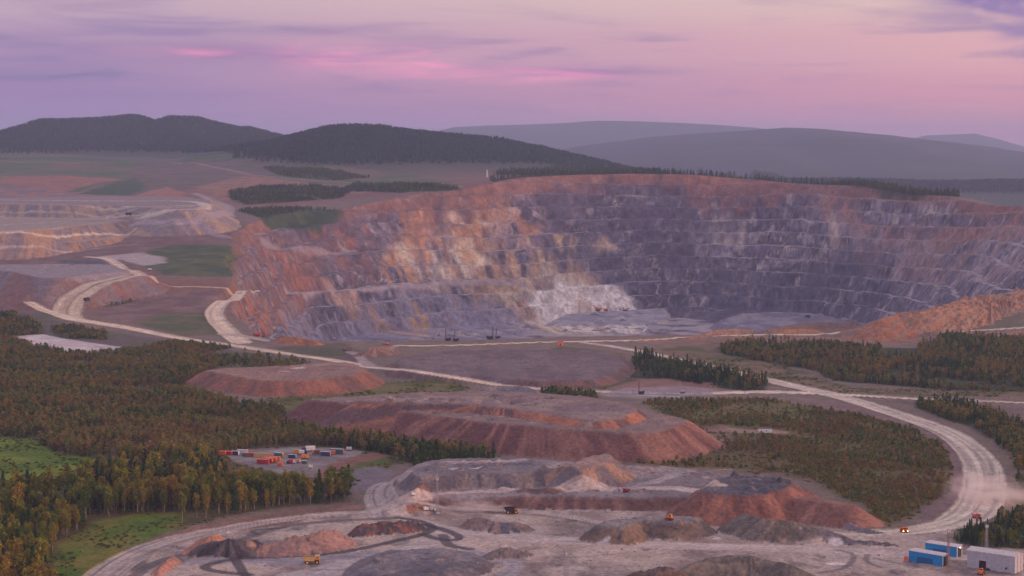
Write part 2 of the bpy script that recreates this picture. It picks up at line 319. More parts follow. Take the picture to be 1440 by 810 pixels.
# ------------------------------------------------------------------ heaps: flat or ridged tops with slopes at the angle of repose
heap_id = [10]
HEAPS = []
def heap(pts, z, slope, top, face1, face2, rough=.6, line=False, own=True, label=None, name='spoil_heap', gully=1.2, top2=None, sw=9, tilt=None, edge=3, kind='structure', inpit=False, step=0):
    pz = z if np.ndim(z) == 0 else np.mean(z)
    if np.ndim(z) == 0: poly = PZ(pts, z)
    else: poly = np.array([at_z(u, v, zz_)[:2] for (u, v), zz_ in zip(pts, z)])
    wd = win(poly, 40/slope+40); x, y = X[wd], Y[wd]
    if line:        # a crest line instead of a table top
        d = np.full(x.shape, 1e9); hz = np.zeros(x.shape)
        zs = [z]*len(pts) if np.ndim(z) == 0 else z
        L_ = smooth_line(np.column_stack([poly, zs]), 2)
        for i in range(len(L_)-1):
            ax, ay, az = L_[i]; bx, by, bz = L_[i+1]; ex, ey = bx-ax, by-ay
            tt = np.clip(((x-ax)*ex+(y-ay)*ey)/(ex*ex+ey*ey+1e-9), 0, 1); dd = np.hypot(x-ax-tt*ex, y-ay-tt*ey)
            hh = az+(bz-az)*tt-slope*dd; better = hh > hz if i else np.ones(x.shape, bool)
            d = np.where(better, dd, d); hz = np.where(better, hh, hz)
        h = hz
        cxx, cyy = poly.mean(0)
    else:
        poly = smooth_line(np.vstack([poly, poly[:1]]), 2)[:-1]
        d = sdist(poly, x, y)+fbm(x, y, 30, 3, heap_id[0])*edge
        if np.ndim(z) == 0: zt = z
        else:       # a plane through the given heights
            A = np.array([at_z(u, v, zz_) for (u, v), zz_ in zip(pts, z)]); M_ = np.column_stack([A[:, 0], A[:, 1], np.ones(len(A))])
            s_ = np.linalg.lstsq(M_, A[:, 2], rcond=None)[0]; zt = s_[0]*x+s_[1]*y+s_[2]
        h = zt-slope*np.maximum(d, 0)
        cxx, cyy = poly.mean(0)
    Rr = max(20., np.hypot(*(poly-poly.mean(0)).T).max()*.7)
    al = np.arctan2(y-cyy, x-cxx)*Rr
    if not line:
        ext = poly.max(0)-poly.min(0)
        if ext[0] > 2.2*ext[1]: al = x+.35*(y-cyy)*np.sign(x-cxx)
    g = fbm(al, d*.12, sw, 4, heap_id[0]+3)
    isf = ss(0, 3, d)
    h = h+g*gully*isf+fbm(x, y, 7, 3, heap_id[0]+5)*rough
    if line: h = h+fbm(x, y, 14, 3, heap_id[0]+6)*rough*1.2
    m = h > Z[wd]
    if not inpit: m &= ~((PIT[wd] > 0) & (Z[wd] < -25)) & ~((PIT[wd] > 0) & (y > 3050))
    Z[wd] = np.where(m, h, Z[wd])
    tcol = alb(top)
    if top2 is not None:
        q_ = ss(-.3, .3, fbm(x, y*.5, 28, 4, heap_id[0]+8))[..., None]; tcol = tcol*(1-q_)+alb(top2)*q_
    q_ = ss(-.25, .25, g+.35*fbm(al, d*.05, 40, 3, heap_id[0]+10))[..., None]
    fcol = alb(face1)*(1-q_)+alb(face2)*q_
    ff = (ss(-1.5, 2.5, d) if not line else np.ones(x.shape))[..., None]
    blend(wd, m.astype(float), tcol*(1-ff)+fcol*ff)
    VEG[wd] = np.where(m, 0, VEG[wd])
    cid = 0
    if own: heap_id[0] += 1; cid = heap_id[0]; CLN[cid] = (name, label, kind)
    if inpit: cid = 1
    if step == 0:
        c_ = CLS[wd]; c_[m] = cid if own or inpit else c_[m]; CLS[wd] = c_
    else:
        c_ = CLS[wd]; c_[m] = step; CLS[wd] = c_; cid = step
    ROUGH[wd] = np.where(m, rough, ROUGH[wd])
    return cid
GREY, GREY2 = (128,116,116), (104,94,98)
RED, RED2 = (106,76,70), (132,98,88)
# inside the pit: working platform with the shovels, grey platform on the right
heap([(770,455),(800,440),(840,428),(925,428),(940,440),(935,455)], -137, .75, (158,148,152), (132,122,130), (176,160,148), .9, own=False, inpit=True, top2=(134,126,134))
heap([(1010,452),(1040,440),(1130,438),(1190,450),(1200,460),(1040,462)], -128, .7, (138,128,134), (112,104,116), (128,118,126), .8, own=False, inpit=True, top2=(108,100,112))
heap([(560,480),(640,462),(760,455),(860,462),(960,468),(960,490),(560,490)], -146, .8, (136,126,134), (104,96,110), (170,152,142), .9, own=False, inpit=True, top2=(110,102,112))

# upper left: tiered dump
paint(P([(0,300),(190,305),(330,290),(345,330),(330,390),(200,392),(100,380),(0,380)]), (117,93,87), 20, 30, 80, 1, 81, (107,78,70))
tid = heap([(-200,262),(120,266),(290,279),(300,287),(280,298),(180,289),(100,289),(0,287),(-200,286)], 112, .5, (132,116,114), (128,114,114), (160,132,112), .8, label='terraced pale grey spoil tip with curving haul roads on its top, below the far green hills', gully=3, sw=16, edge=6)
heap([(-200,325),(0,328),(60,322),(130,316),(195,309),(250,303),(270,308),(260,280),(-200,290)], 86, .55, (168,148,132), (122,108,110), (158,122,98), .8, gully=3, sw=16, step=tid, own=False)
heap([(-200,345),(0,345),(90,341),(150,336),(190,330),(200,322),(190,300),(-200,310)], 62, .6, (150,132,124), (116,102,104), (155,117,91), .8, gully=3, sw=14, step=tid, own=False)
heap([(-200,378),(0,379),(40,386),(60,392),(120,388),(185,381),(182,377),(160,371),(60,372),(-200,372)], 50, .45, (138,124,126), (126,92,84), (118,102,104), .7, label='low grey flat topped tip with a rust red lip above the loop road', gully=2.5, sw=16, edge=5)

paint(P([(-60,262),(60,262),(190,270),(230,276),(120,277),(-60,278)]), (108,94,100), 6, 10, 30, 1, 210, (146,104,88), 30, 0, True)
paint(P([(80,366),(140,365),(150,370),(100,373)]), (70,64,74), 3, 5, 20, .9, 211, (96,88,94), 10, 0, True)
# middle dumps
heap([(288,520),(310,518),(400,514),(480,508),(505,513),(514,523),(470,533),(400,536),(350,533)], 13.5, .62, (134,105,94), (112,80,72), (137,90,73), .4, label='small flat topped rust red spoil heap between the forest and the main haul road', top2=(144,112,99), gully=.9)
d0 = heap([(560,520),(640,530),(790,536),(850,532),(880,512),(868,497),(800,490),(620,492),(556,505)], 7, .5, (116,98,98), (114,84,76), (98,80,80), .5, label='low grey brown terrace below the road along the pit edge', top2=(104,86,88))
big = heap([(437,561),(520,571),(600,583),(720,597),(850,607),(915,609),(940,602),(962,594),(972,592),(960,588),(930,583),(860,560),(700,548),(560,553)], 20, .66, (132,108,100), (106,70,66), (140,98,84), .5, label='large two tiered red brown spoil heap with grooved slopes in the middle of the view', gully=1.6, sw=14)
heap([(500,562),(590,567),(650,568),(760,579),(818,590),(858,593),(902,576),(885,570),(800,561),(700,556),(560,557)], 26, .66, (140,118,110), (102,76,74), (164,106,82), .5, top2=(122,100,98), gully=1.2, step=big, own=False)
heap([(680,545),(705,541),(740,544),(755,549)], 15, .5, (120,110,114), (118,106,110), (130,118,118), .8, line=True, label='grey rubble mound on the back edge of the two tiered heap')
# foreground terraces
ta = heap([(572,700),(600,697),(700,697),(800,698),(960,699),(1040,700),(1100,690),(1128,692),(1120,680),(1040,668),(950,660),(900,655),(860,655),(760,645),(640,643),(590,650),(560,668),(555,690)], 8, .7, (142,126,124), (106,76,70), (129,94,83), .5, label='broad terraced waste rock tip with red lower slope and pale roads on top, foreground', top2=(122,108,108), gully=.8)
heap([(985,694),(1060,696),(1105,688),(1117,677),(1100,671),(1050,668),(1005,672)], 17, .68, (96,88,94), (113,74,65), (134,90,76), 1.1, step=ta, own=False, top2=(80,74,82), gully=1)
heap([(1115,700),(1160,706),(1205,712),(1195,707),(1160,703),(1130,697)], 12, .6, (133,94,81), (121,82,71), (142,98,84), .4, step=ta, own=False, gully=1)
heap([(592,669),(640,665),(690,664),(745,666),(757,660),(768,650),(740,644),(640,645),(590,655),(575,665)], 17.5, .85, (132,118,116), (122,108,104), (98,88,92), .6, step=ta, own=False, top2=(112,102,106), gully=1.6, sw=7)
heap([(798,655),(822,643),(850,637),(866,641),(850,650),(815,660)], 21.5, .72, (150,120,108), (112,98,98), (153,117,98), .6, step=ta, own=False, gully=1.5, sw=8)
heap([(777,657),(796,650),(812,652),(800,658)], 19, .7, (150,120,108), (98,90,96), (144,113,97), .6, step=ta, own=False, gully=1.2)
heap([(575,692),(590,684),(602,678)], 12.5, .6, (141,94,73), (140,92,71), (124,97,84), 1.0, line=True, step=ta, own=False)
heap([(705,684),(740,688),(775,688),(790,684)], 10.5, .5, (141,94,73), (94,76,74), (110,86,80), 1.4, line=True, step=ta, own=False)
for uu in (838, 850, 862, 880, 900): heap([(uu,688),(uu+6,686)], 9.6, .7, (150,130,120), (104,92,94), (140,120,110), 1.1, line=True, step=ta, own=False)

def pile(pts, z, label, f1, f2, slope=.7, rough=.9, line=True, top=None, name='rubble_pile', gully=.8, top2=None):
    heap(pts, z, slope, top or f1, f1, f2, rough, line=line, label=label, name=name, kind='thing', gully=gully, sw=5, top2=top2, edge=1.5)
pile([(280,765),(300,760),(345,759),(362,762)], [7,9,9.5,7], 'black coal dark rubble pile beside the inner haul track', (60,55,60), (92,80,78), .8, 1.0)
pile([(372,764),(392,758),(430,751),(466,746),(476,748)], [7,9,10.5,10,8], 'long pink grey broken rock pile behind the yellow dump truck', (151,114,103), (132,104,98), .62, .9)
pile([(506,738),(530,731),(560,731),(590,732)], [7,8.5,8,6], 'red and black rubble bank at the road fork', (113,73,63), (74,66,70), .8, 1.1)
pile([(660,731),(674,727),(700,733),(722,732),(742,737)], [5,7.5,7,7,4], 'low dark grey pile in front of the yellow cabbed truck', (92,84,90), (138,114,104), .7, .8)
pile([(838,738),(880,744),(892,732),(915,730),(950,736),(980,730),(985,727),(940,725),(900,724),(850,732)], 9.5, 'flat topped tan rock bench with the orange bulldozer on it', (126,102,86), (104,88,82), .85, .6, False, (130,118,114))
pile([(1046,720),(1052,722),(1075,733),(1120,729),(1148,737),(1180,750)], [12,12,11,12,9,2], 'dark olive grey gravel ridge below the end of the red tip', (96,86,80), (122,106,94), .72, .9)
pile([(960,800),(985,786),(1040,780),(1075,783),(1120,797),(1140,806)], [8,11,13,12,9,4], 'dark pebbly gravel hill at the bottom edge right of centre', (92,84,78), (116,102,92), .6, .8)
pile([(870,812),(910,799),(945,797),(965,808)], [6,9,9,6], 'small rust edged gravel hump at the bottom edge', (84,72,68), (112,88,76), .6, .8)
pile([(500,800),(548,775),(600,770),(640,771),(690,785),(640,806),(560,815)], 4.5, 'low flat blue grey dump of slabs enclosed by the tracks, bottom centre', (112,102,108), (92,84,88), .6, .9, False, (128,116,118), top2=(98,90,94))
pile([(690,775),(715,770),(740,774)], [4.5,5.5,3.5], 'little dark pile beside the bend of the pale track', (98,88,90), (120,104,100), .6, .7)
pile([(222,800),(238,783),(243,780)], [3.5,5,4.5], 'narrow bright orange pink berm at the inner edge of the curved road', (175,121,103), (152,112,99), .8, .6)
pile([(284,756),(300,752),(306,752)], [9,11,10], 'small orange mound capping the black rubble pile', (175,119,93), (151,106,90), .7, .5)
pile([(1190,735),(1215,742),(1235,746)], [3,3,2], 'grey stony windrow at the foot of the tip by the truck road', (120,108,112), (96,88,94), .5, .7)
pile([(1120,752),(1180,756),(1255,762)], [2.5,3,2], 'low grey stony bank under the main road bend', (112,102,108), (90,82,88), .5, .8)
# pit edge mounds
pile([(1290,440),(1330,429),(1370,416),(1440,409),(1520,400)], [26,31,33,36,38], 'big orange brown mound on the pit edge at the right', (154,110,84), (142,113,99), .42, 2.6, gully=3.5)
pile([(1230,452),(1270,438),(1320,432),(1350,430)], [20,25,28,26], 'rust orange mound sloping to the pit edge road', (149,98,73), (134,105,93), .4, 1.0, gully=1.6)
pile([(1080,463),(1110,456),(1140,453),(1200,452)], [8,11,12,12], 'low brown mound on the pit edge', (126,97,85), (116,92,84), .4, .8)
pile([(975,470),(1010,463),(1050,462)], [6,9,8], 'pair of low orange humps beside the pit edge road', (155,112,88), (141,105,86), .4, .6)
pile([(1102,464),(1126,461),(1150,464)], [7,9,7], 'small bright orange hump on the pit edge', (165,114,83), (151,106,82), .4, .5)
pile([(512,492),(528,486),(545,487)], [8,11,8], 'brown pile with an orange top where two tracks meet', (116,86,76), (143,111,95), .5, .8)
pile([(395,472),(420,474),(446,480)], [7,8,4], 'orange bank beside the red drilling machine', (164,106,72), (140,90,66), .5, .6)

def cones(pts, z, n, h0, h1, cols, seed):
    """loads of rock tipped one beside the other on a dump top"""
    rs = np.random.default_rng(seed); poly = PZ(pts, z); lo, hi = poly.min(0), poly.max(0); k_ = 0
    while k_ < n:
        p = lo+rs.random(2)*(hi-lo)
        if sdist(poly, np.array([[p[0]]]), np.array([[p[1]]]))[0, 0] > 0: continue
        k_ += 1; h = rs.uniform(h0, h1); R_ = h*rs.uniform(1.5, 2.2)
        wd = win(np.array([p-R_, p+R_]), 2); x, y = X[wd], Y[wd]; d = np.hypot((x-p[0])*rs.uniform(.7, 1), y-p[1]); zt = h*(1-d/R_)+fbm(x, y, 2.5, 2, seed)*.2; m = zt > 0
        Z[wd] += np.where(m, zt, 0); c = cols[rs.integers(len(cols))]; blend(wd, m*.8, alb(c))
RB = [(150,132,124), (104,92,94), (128,108,100), (84,76,80), (160,124,106)]
cones([(560,556),(700,554),(800,562),(780,574),(640,566),(520,562)], 26, 70, .9, 2.2, RB, 1)
cones([(480,566),(560,575),(700,592),(840,603),(700,586),(600,578),(500,562)], 20, 60, .8, 1.8, RB, 2)
cones([(590,650),(760,646),(770,652),(640,662),(600,665)], 17.5, 60, .6, 1.5, RB, 3)
cones([(1000,672),(1060,668),(1110,676),(1090,690),(1000,692)], 17, 60, .8, 2.0, [(92,84,90), (110,100,102), (76,70,78)], 4)
cones([(860,692),(905,692),(905,686),(860,686)], 8, 16, .6, 1.4, RB, 5)
cones([(870,655),(1000,664),(1010,672),(930,672)], 8, 40, .6, 1.5, RB, 6)
cones([(600,640),(700,638),(800,640),(760,643),(600,644)], 8, 40, .8, 2.0, RB, 7)
cones([(310,519),(480,510),(500,518),(380,532)], 13.5, 30, .7, 1.5, [(150,106,90), (120,84,74)], 8)
cones([(600,500),(840,500),(850,525),(640,520)], 7, 60, .7, 1.8, [(120,100,98), (96,80,80), (138,104,90)], 9)
cones([(240,800),(560,800),(700,806),(900,800),(1200,800),(1250,775),(1190,740),(1000,745),(640,745),(500,742),(340,750)], 0, 150, .4, 1.5, RB, 10)
cones([(-60,264),(120,266),(200,274),(-60,278)], 112, 40, 2, 5, RB, 13)
cones([(0,380),(170,376),(170,372),(60,373)], 50, 24, 1, 2.5, RB, 14)
cones([(1000,455),(1200,448),(1180,440),(1040,442)], -136, 26, 2, 5, [(130,120,128), (100,92,106)], 15)
cones([(780,470),(960,470),(960,455),(800,458)], -143, 40, 2, 6, [(130,120,128), (100,92,106), (160,146,140)], 16)
cones([(1300,430),(1440,420),(1440,405),(1380,412)], 30, 40, 1.5, 4, [(150,104,80), (120,92,82)], 17)
cones([(820,445),(900,430),(940,445),(860,455)], -137, 14, 3, 7, [(170,158,160), (110,102,112)], 11)
cones([(600,478),(760,470),(760,460),(640,465)], -146, 30, 3, 7, [(150,138,142), (104,98,108), (170,150,140)], 12)
# ------------------------------------------------------------------ land cover
FOREST = []   # (polygon, spacing, hmin, hmax, kindweights)
G1, G2 = (74,80,36), (92,92,44)
DKF, DKF2 = (76,72,40), (92,76,48)
def forest(pts, sp, h0, h1, kinds, col=DKF, col2=DKF2, edge=12, fe=6, seed=5, holes=(), k=1.0, tag=None):
    poly = P(pts); wd, m = paint(poly, col, fe, edge, 40, k, seed, col2, 30, veg=1.0)
    FOREST.append((poly, sp, h0, h1, kinds, [P(h) for h in holes], tag))
CLEAR1 = [(-40,612),(40,618),(90,640),(150,645),(175,655),(160,665),(110,682),(60,694),(-40,700)]
CLEAR2 = [(80,765),(130,735),(200,722),(250,722),(262,742),(190,770),(140,815),(60,830),(70,790)]
YARD = [(310,636),(345,632),(420,628),(480,630),(512,635),(505,640),(440,672),(400,668),(330,650)]
BANK = [(130,815),(180,775),(230,752),(300,736),(400,722),(500,712),(520,718),(400,745),(280,770),(190,815)]
# everything left and below is woodland with grass openings
forest([(-300,474),(0,474),(60,482),(190,492),(250,480),(300,492),(340,508),(280,525),(255,545),(330,566),(400,575),(420,598),(480,606),(620,628),(700,640),(560,650),(520,655),(500,690),(490,706),(400,712),(300,728),(262,740),(210,755),(160,790),(120,830),(-300,900)],
       5.0, 13, 19.5, (.68,.32), holes=(CLEAR1, CLEAR2, [(298,642),(345,630),(420,626),(520,630),(560,642),(540,668),(500,684),(446,704),(400,698),(365,692),(330,678),(300,664)], [(470,640),(560,640),(540,668),(490,668)]), tag='left')
paint(P(CLEAR1), (84,104,14), 6, 8, 30, 1, 91, (118,124,30), 40, .3)
paint(P(CLEAR2), (74,98,16), 6, 8, 30, 1, 92, (112,104,36), 30, .3)
paint(P([(470,640),(520,634),(560,642),(545,662),(500,672),(480,662)]), (78,88,34), 5, 6, 30, 1, 93, (96,94,40), 20, .3)
paint(P(YARD), (142,128,120), 3, 2, 20, 1, 94, (118,106,104), 20, 0)
paint(P([(440,668),(470,650),(510,638),(540,636),(560,640),(500,652),(455,678)]), (132,87,76), 3, 3, 20, .9, 95, veg=0)
# grass and scrub patches between the roads
paint(P([(110,270),(190,250),(220,230),(0,225),(0,255)]), (70,84,56), 14, 60, 200, 1, 96, (92,90,66), 150, .6)
paint(P([(0,205),(400,205),(600,250),(640,262),(560,265),(400,262),(330,250),(150,262),(0,252)]), (62,88,50), 20, 80, 160, .85, 97, (104,88,72), 160, .5)
paint(P([(200,225),(330,228),(420,240),(360,255),(300,262),(230,275),(160,275)]), (104,84,78), 16, 60, 100, .9, 98, (84,80,66), 60, .3)
paint(P([(0,248),(80,247),(170,252),(120,262),(85,272),(60,262),(0,258)]), (147,100,81), 12, 16, 60, .95, 99, (132,90,78))
paint(P([(190,275),(235,262),(260,272),(262,280),(200,280)]), (150,102,81), 10, 14, 60, .95, 100)
paint(P([(110,272),(190,250),(205,262),(170,278)]), (52,72,46), 16, 20, 60, 1, 101, veg=.8)
paint(P([(280,262),(340,248),(420,255),(520,262),(640,262),(640,272),(500,272),(420,268),(320,282),(300,290)]), (149,106,82), 16, 25, 80, .9, 102, (122,92,80))
for i, pts in enumerate([[(322,270),(360,263),(440,260),(500,266),(480,278),(400,285),(345,288),(325,280)], [(335,296),(400,292),(485,298),(470,314),(430,324),(370,312)],
                         [(370,235),(480,240),(520,250),(470,254),(400,248)], [(500,258),(640,262),(650,270),(560,272),(480,268)]]):
    forest(pts, 7.5, 6, 10, (.1,.9), (44,62,40), (60,74,46), 14, 10, 110+i)
paint(P([(208,352),(240,345),(310,343),(330,356),(328,388),(290,389),(230,386),(204,376)]), (58,72,44), 10, 14, 40, 1, 120, (84,86,52), 30, .7)
paint(P([(130,440),(180,405),(280,408),(330,420),(300,432),(300,470),(200,462)]), (104,78,74), 10, 14, 50, 1, 121, (124,96,88), 30)
paint(P([(190,455),(230,440),(290,440),(305,470),(260,472)]), (74,82,48), 10, 12, 40, 1, 122, (98,88,60), 30, .5)
forest([(155,425),(165,408),(200,403),(203,415),(180,425),(150,432)], 7, 4, 7, (.2,.8), (52,66,38), (70,80,44), 8, 8, 123)
paint(P([(0,438),(60,440),(100,458),(200,472),(330,492),(400,500),(360,520),(200,500),(0,480)]), (98,80,76), 12, 14, 50, 1, 124, (84,84,58), 40)
forest([(-40,438),(25,442),(55,455),(60,474),(-40,474)], 5, 4, 8, (.5,.5), (54,62,38), (60,62,40), 8, 8, 125)
forest([(72,462),(100,458),(150,466),(150,478),(80,476)], 5, 4, 8, (.5,.5), (54,62,38), (60,62,40), 5, 5, 126)
forest([(205,490),(240,482),(290,484),(330,488),(300,494),(250,502)], 5, 3.5, 7, (.5,.5), (54,60,36), (64,64,38), 5, 5, 127)
paint(P([(280,500),(350,498),(440,512),(400,516),(300,518)]), (104,92,50), 5, 8, 30, .9, 128, (90,80,56), 20, .4)
forest([(300,500),(345,496),(400,502),(440,510),(400,514),(330,510)], 8, 4, 8, (.5,.5), (66,66,42), (84,80,48), 5, 5, 129, k=.8)
paint(P([(380,560),(460,545),(525,528),(600,535),(660,545),(600,552),(480,556),(420,575)]), (84,84,38), 6, 8, 30, 1, 130, (108,96,54), 24, .7)
paint(P([(380,488),(480,482),(530,500),(500,508),(430,502)]), (104,82,76), 6, 8, 30, 1, 131, (84,80,54), 20, .3)
paint(P([(400,490),(470,488),(490,496),(450,500)]), (78,78,50), 6, 8, 30, .8, 131, veg=.5)
paint(P([(745,497),(790,487),(880,497),(870,508),(800,504)]), (84,82,46), 5, 8, 30, .95, 132, (110,90,66), 24, .5)
forest([(870,508),(905,500),(960,512),(1040,528),(1078,540),(1070,552),(1000,544),(940,532),(880,530),(862,520)], 5.2, 8, 13, (.15,.85), (38,48,36), (52,60,40), 5, 4, 133)
paint(P([(860,532),(900,533),(1000,538),(1010,548),(900,548),(840,540)]), (136,98,84), 5, 6, 30, .9, 134)
paint(P([(800,545),(880,525),(900,535),(850,548)]), (70,74,44), 5, 8, 30, .9, 135, veg=.6)
forest([(762,552),(790,549),(838,556),(842,566),(800,562),(765,558)], 4.5, 6, 9, (.2,.8), (46,58,36), (60,66,40), 3, 3, 136)
paint(P([(870,475),(1010,470),(1250,466),(1440,464),(1440,480),(1300,482),(1200,490),(1080,495),(960,490)]), (142,104,86), 8, 10, 40, .95, 137, (123,97,84), 30)
paint(P([(910,492),(1010,482),(1060,500),(1200,545),(1440,552),(1440,560),(1180,552),(1100,540),(1020,515)]), (86,84,48), 8, 10, 40, .95, 138, (120,94,74), 24, .5)
forest([(1012,488),(1050,478),(1100,482),(1160,482),(1210,488),(1290,490),(1320,478),(1330,468),(1440,478),(1600,480),(1600,556),(1440,552),(1330,548),(1250,542),(1170,535),(1150,522),(1060,506),(1010,496)],
       5.6, 6, 10.5, (.5,.5), (46,54,34), (62,66,38), 8, 5, 139, holes=([(1240,490),(1290,486),(1290,500),(1240,505)], [(1180,530),(1300,540),(1440,552),(1440,545),(1330,532),(1250,530)]))
paint(P([(1310,455),(1440,440),(1440,458),(1330,462)]), (84,84,56), 8, 10, 30, .6, 140, veg=.4)
forest([(1405,430),(1440,420),(1500,420),(1500,440),(1430,440)], 7, 6, 10, (.3,.7), (54,62,38), (70,72,44), 8, 8, 141)
# right middle woodland
forest([(900,566),(940,563),(1040,562),(1060,560),(1130,568),(1200,582),(1290,605),(1330,628),(1340,660),(1335,690),(1300,715),(1240,738),(1205,708),(1150,680),(1110,665),(1040,662),(940,656),(890,650),(960,646),(1012,634),(1005,615),(985,600),(930,580)],
       4.3, 2.0, 4.8, (.72,.28), (92,90,46), (106,86,50), 8, 4, 142, holes=([(1010,598),(1045,600),(1100,604),(1150,612),(1140,616),(1080,612),(1020,612),(1000,606)],))
paint(P([(900,640),(1010,612),(1100,612),(1250,640),(1330,650),(1330,700),(1240,735),(1150,680),(1000,655)]), (92,72,44), 12, 16, 50, .6, 143, (84,80,44), 40, 1)
paint(P([(1010,600),(1045,603),(1110,606),(1110,610),(1045,609),(1012,607)]), (150,120,104), 2, 2, 20, .9, 144, veg=0)
paint(P([(985,600),(1020,596),(1030,612),(1012,625)]), (130,98,85), 4, 5, 20, .8, 144, veg=0)
# strip between the woodland and the big curve, and its outer bank
paint(P([(1120,560),(1200,568),(1300,600),(1345,625),(1365,660),(1360,700),(1300,735),(1290,720),(1335,690),(1340,650),(1325,620),(1240,588),(1130,568)]), (128,100,94), 5, 5, 30, .95, 145, (116,92,88), 20, 0)
paint(P([(1230,562),(1440,572),(1440,600),(1400,590),(1330,575)]), (108,87,84), 4, 5, 30, .95, 146, veg=0)
forest([(1285,562),(1330,564),(1370,572),(1410,588),(1440,600),(1600,620),(1600,700),(1430,690),(1428,650),(1400,620),(1360,600),(1290,574)], 4.8, 7, 11, (.5,.5), (46,54,34), (66,64,36), 4, 4, 147)
paint(P([(1392,620),(1420,640),(1425,680),(1400,712),(1440,715),(1440,700),(1440,640),(1410,610)]), (144,113,99), 4, 6, 30, .7, 148, (104,92,60), 20, .2)
forest([(1345,745),(1380,738),(1440,722),(1600,720),(1600,775),(1440,772),(1365,768),(1340,760)], 4.0, 6, 10, (.35,.65), (44,56,30), (60,68,34), 2, 2, 149, tag='right')
# far rim tree line and hills
forest([(690,246),(760,243),(905,243),(930,247),(1060,242),(1090,246),(1180,256),(1270,268),(1350,277),(1370,282),(1300,275),(1180,262),(1070,246),(930,249)], 11, 12, 19, (0,1), (40,48,36), (52,58,40), 10, 10, 150)
wd = win(PD([(-400,5600),(1000,5600),(1000,10200),(-400,10200)]), 0)
HILL = np.zeros((NR, NC))
HILL = ss(6.0, 26.0, Z-(G+14)) * ((Y > 5600) & (Y < 10400))
HILL = np.maximum(HILL, ss(7800, 8200, Y+fbm(X, Y, 600, 3, 160)*300)*(Y < 10400)*(X < 600))
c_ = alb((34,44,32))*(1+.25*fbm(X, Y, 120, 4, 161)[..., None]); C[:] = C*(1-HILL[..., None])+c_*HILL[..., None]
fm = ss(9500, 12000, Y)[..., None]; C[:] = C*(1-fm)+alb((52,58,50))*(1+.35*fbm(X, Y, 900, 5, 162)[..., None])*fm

paint(P([(14,473),(60,470),(115,480),(187,490),(145,498),(95,496),(50,486)]), (178,160,158), 2.5, 3, 30, 1, 190, (196,180,174), 60, 0)
forest([(452,612),(520,620),(600,632),(680,641),(740,648),(760,652),(640,651),(560,643),(520,634),(450,626)], 4.6, 7, 11, (.2,.8), (48,54,34), (62,60,36), 3, 3, 191)
rp = rim[:, 0]/rim[:, 1]*F+720
rb = rim[(rp > 690) & (rp < 1350) & (rim[:, 1] > 4500)]
for off0, off1, sd_ in ((12, 75, 192),):
    cen = np.array([cx0, cy0]); un = (rb-cen)/np.linalg.norm(rb-cen, axis=1, keepdims=True)
    pl = np.vstack([rb+un*off0, (rb+un*off1)[::-1]]); FOREST.append((pl, 9, 10, 17, (0, 1), [], None)); wd_, m_ = paint(pl, (46,54,40), 8, 10, 40, 1, sd_, veg=1.0)
paint(P([(-60,300),(190,305),(200,318),(100,330),(-60,332)]), (140,118,108), 8, 14, 40, .5, 212, (110,98,104), 16, None, True)
# foreground working floor
FLO = [(150,830),(190,790),(240,765),(330,745),(450,727),(560,712),(560,690),(600,660),(700,650),(900,660),(1010,690),(1200,745),(1290,752),(1340,748),(1345,765),(1370,770),(1500,775),(1500,900),(100,900)]
paint2 = P(FLO)
wd = win(paint2, 15); x, y = X[wd], Y[wd]
m = ss(5, -5, sdist(paint2, x, y)+fbm(x, y, 20, 3, 170)*5)*(CLS[wd] < 10)
t3 = ss(-.35, .35, fbm(x, y*.5, 40, 5, 171))[..., None]; t4 = ss(.15, .5, fbm(x, y*.6, 14, 4, 172))[..., None]
t5 = ss(.1, .4, fbm(x+y*.3, y*.7, 6, 3, 176))[..., None]; cc = alb((134,114,106))*(1-t3)+alb((176,154,140))*t3; cc = cc*(1-t4*.6)+alb((80,72,76))*t4*.6; cc = cc*(1-t5*.35)+alb((172,156,148))*t5*.35
blend(wd, m, cc); VEG[wd] = VEG[wd]*(1-m)
paint(P([(498,660),(530,655),(560,665),(535,690),(500,690)]), (120,106,112), 4, 4, 20, .9, 173, veg=0)
paint(P([(225,752),(300,735),(400,720),(490,708),(525,712),(400,738),(300,750),(220,775),(160,810),(140,812),(180,775)]), (135,100,84), 3, 4, 16, .9, 174, (117,89,78), 12, 0)

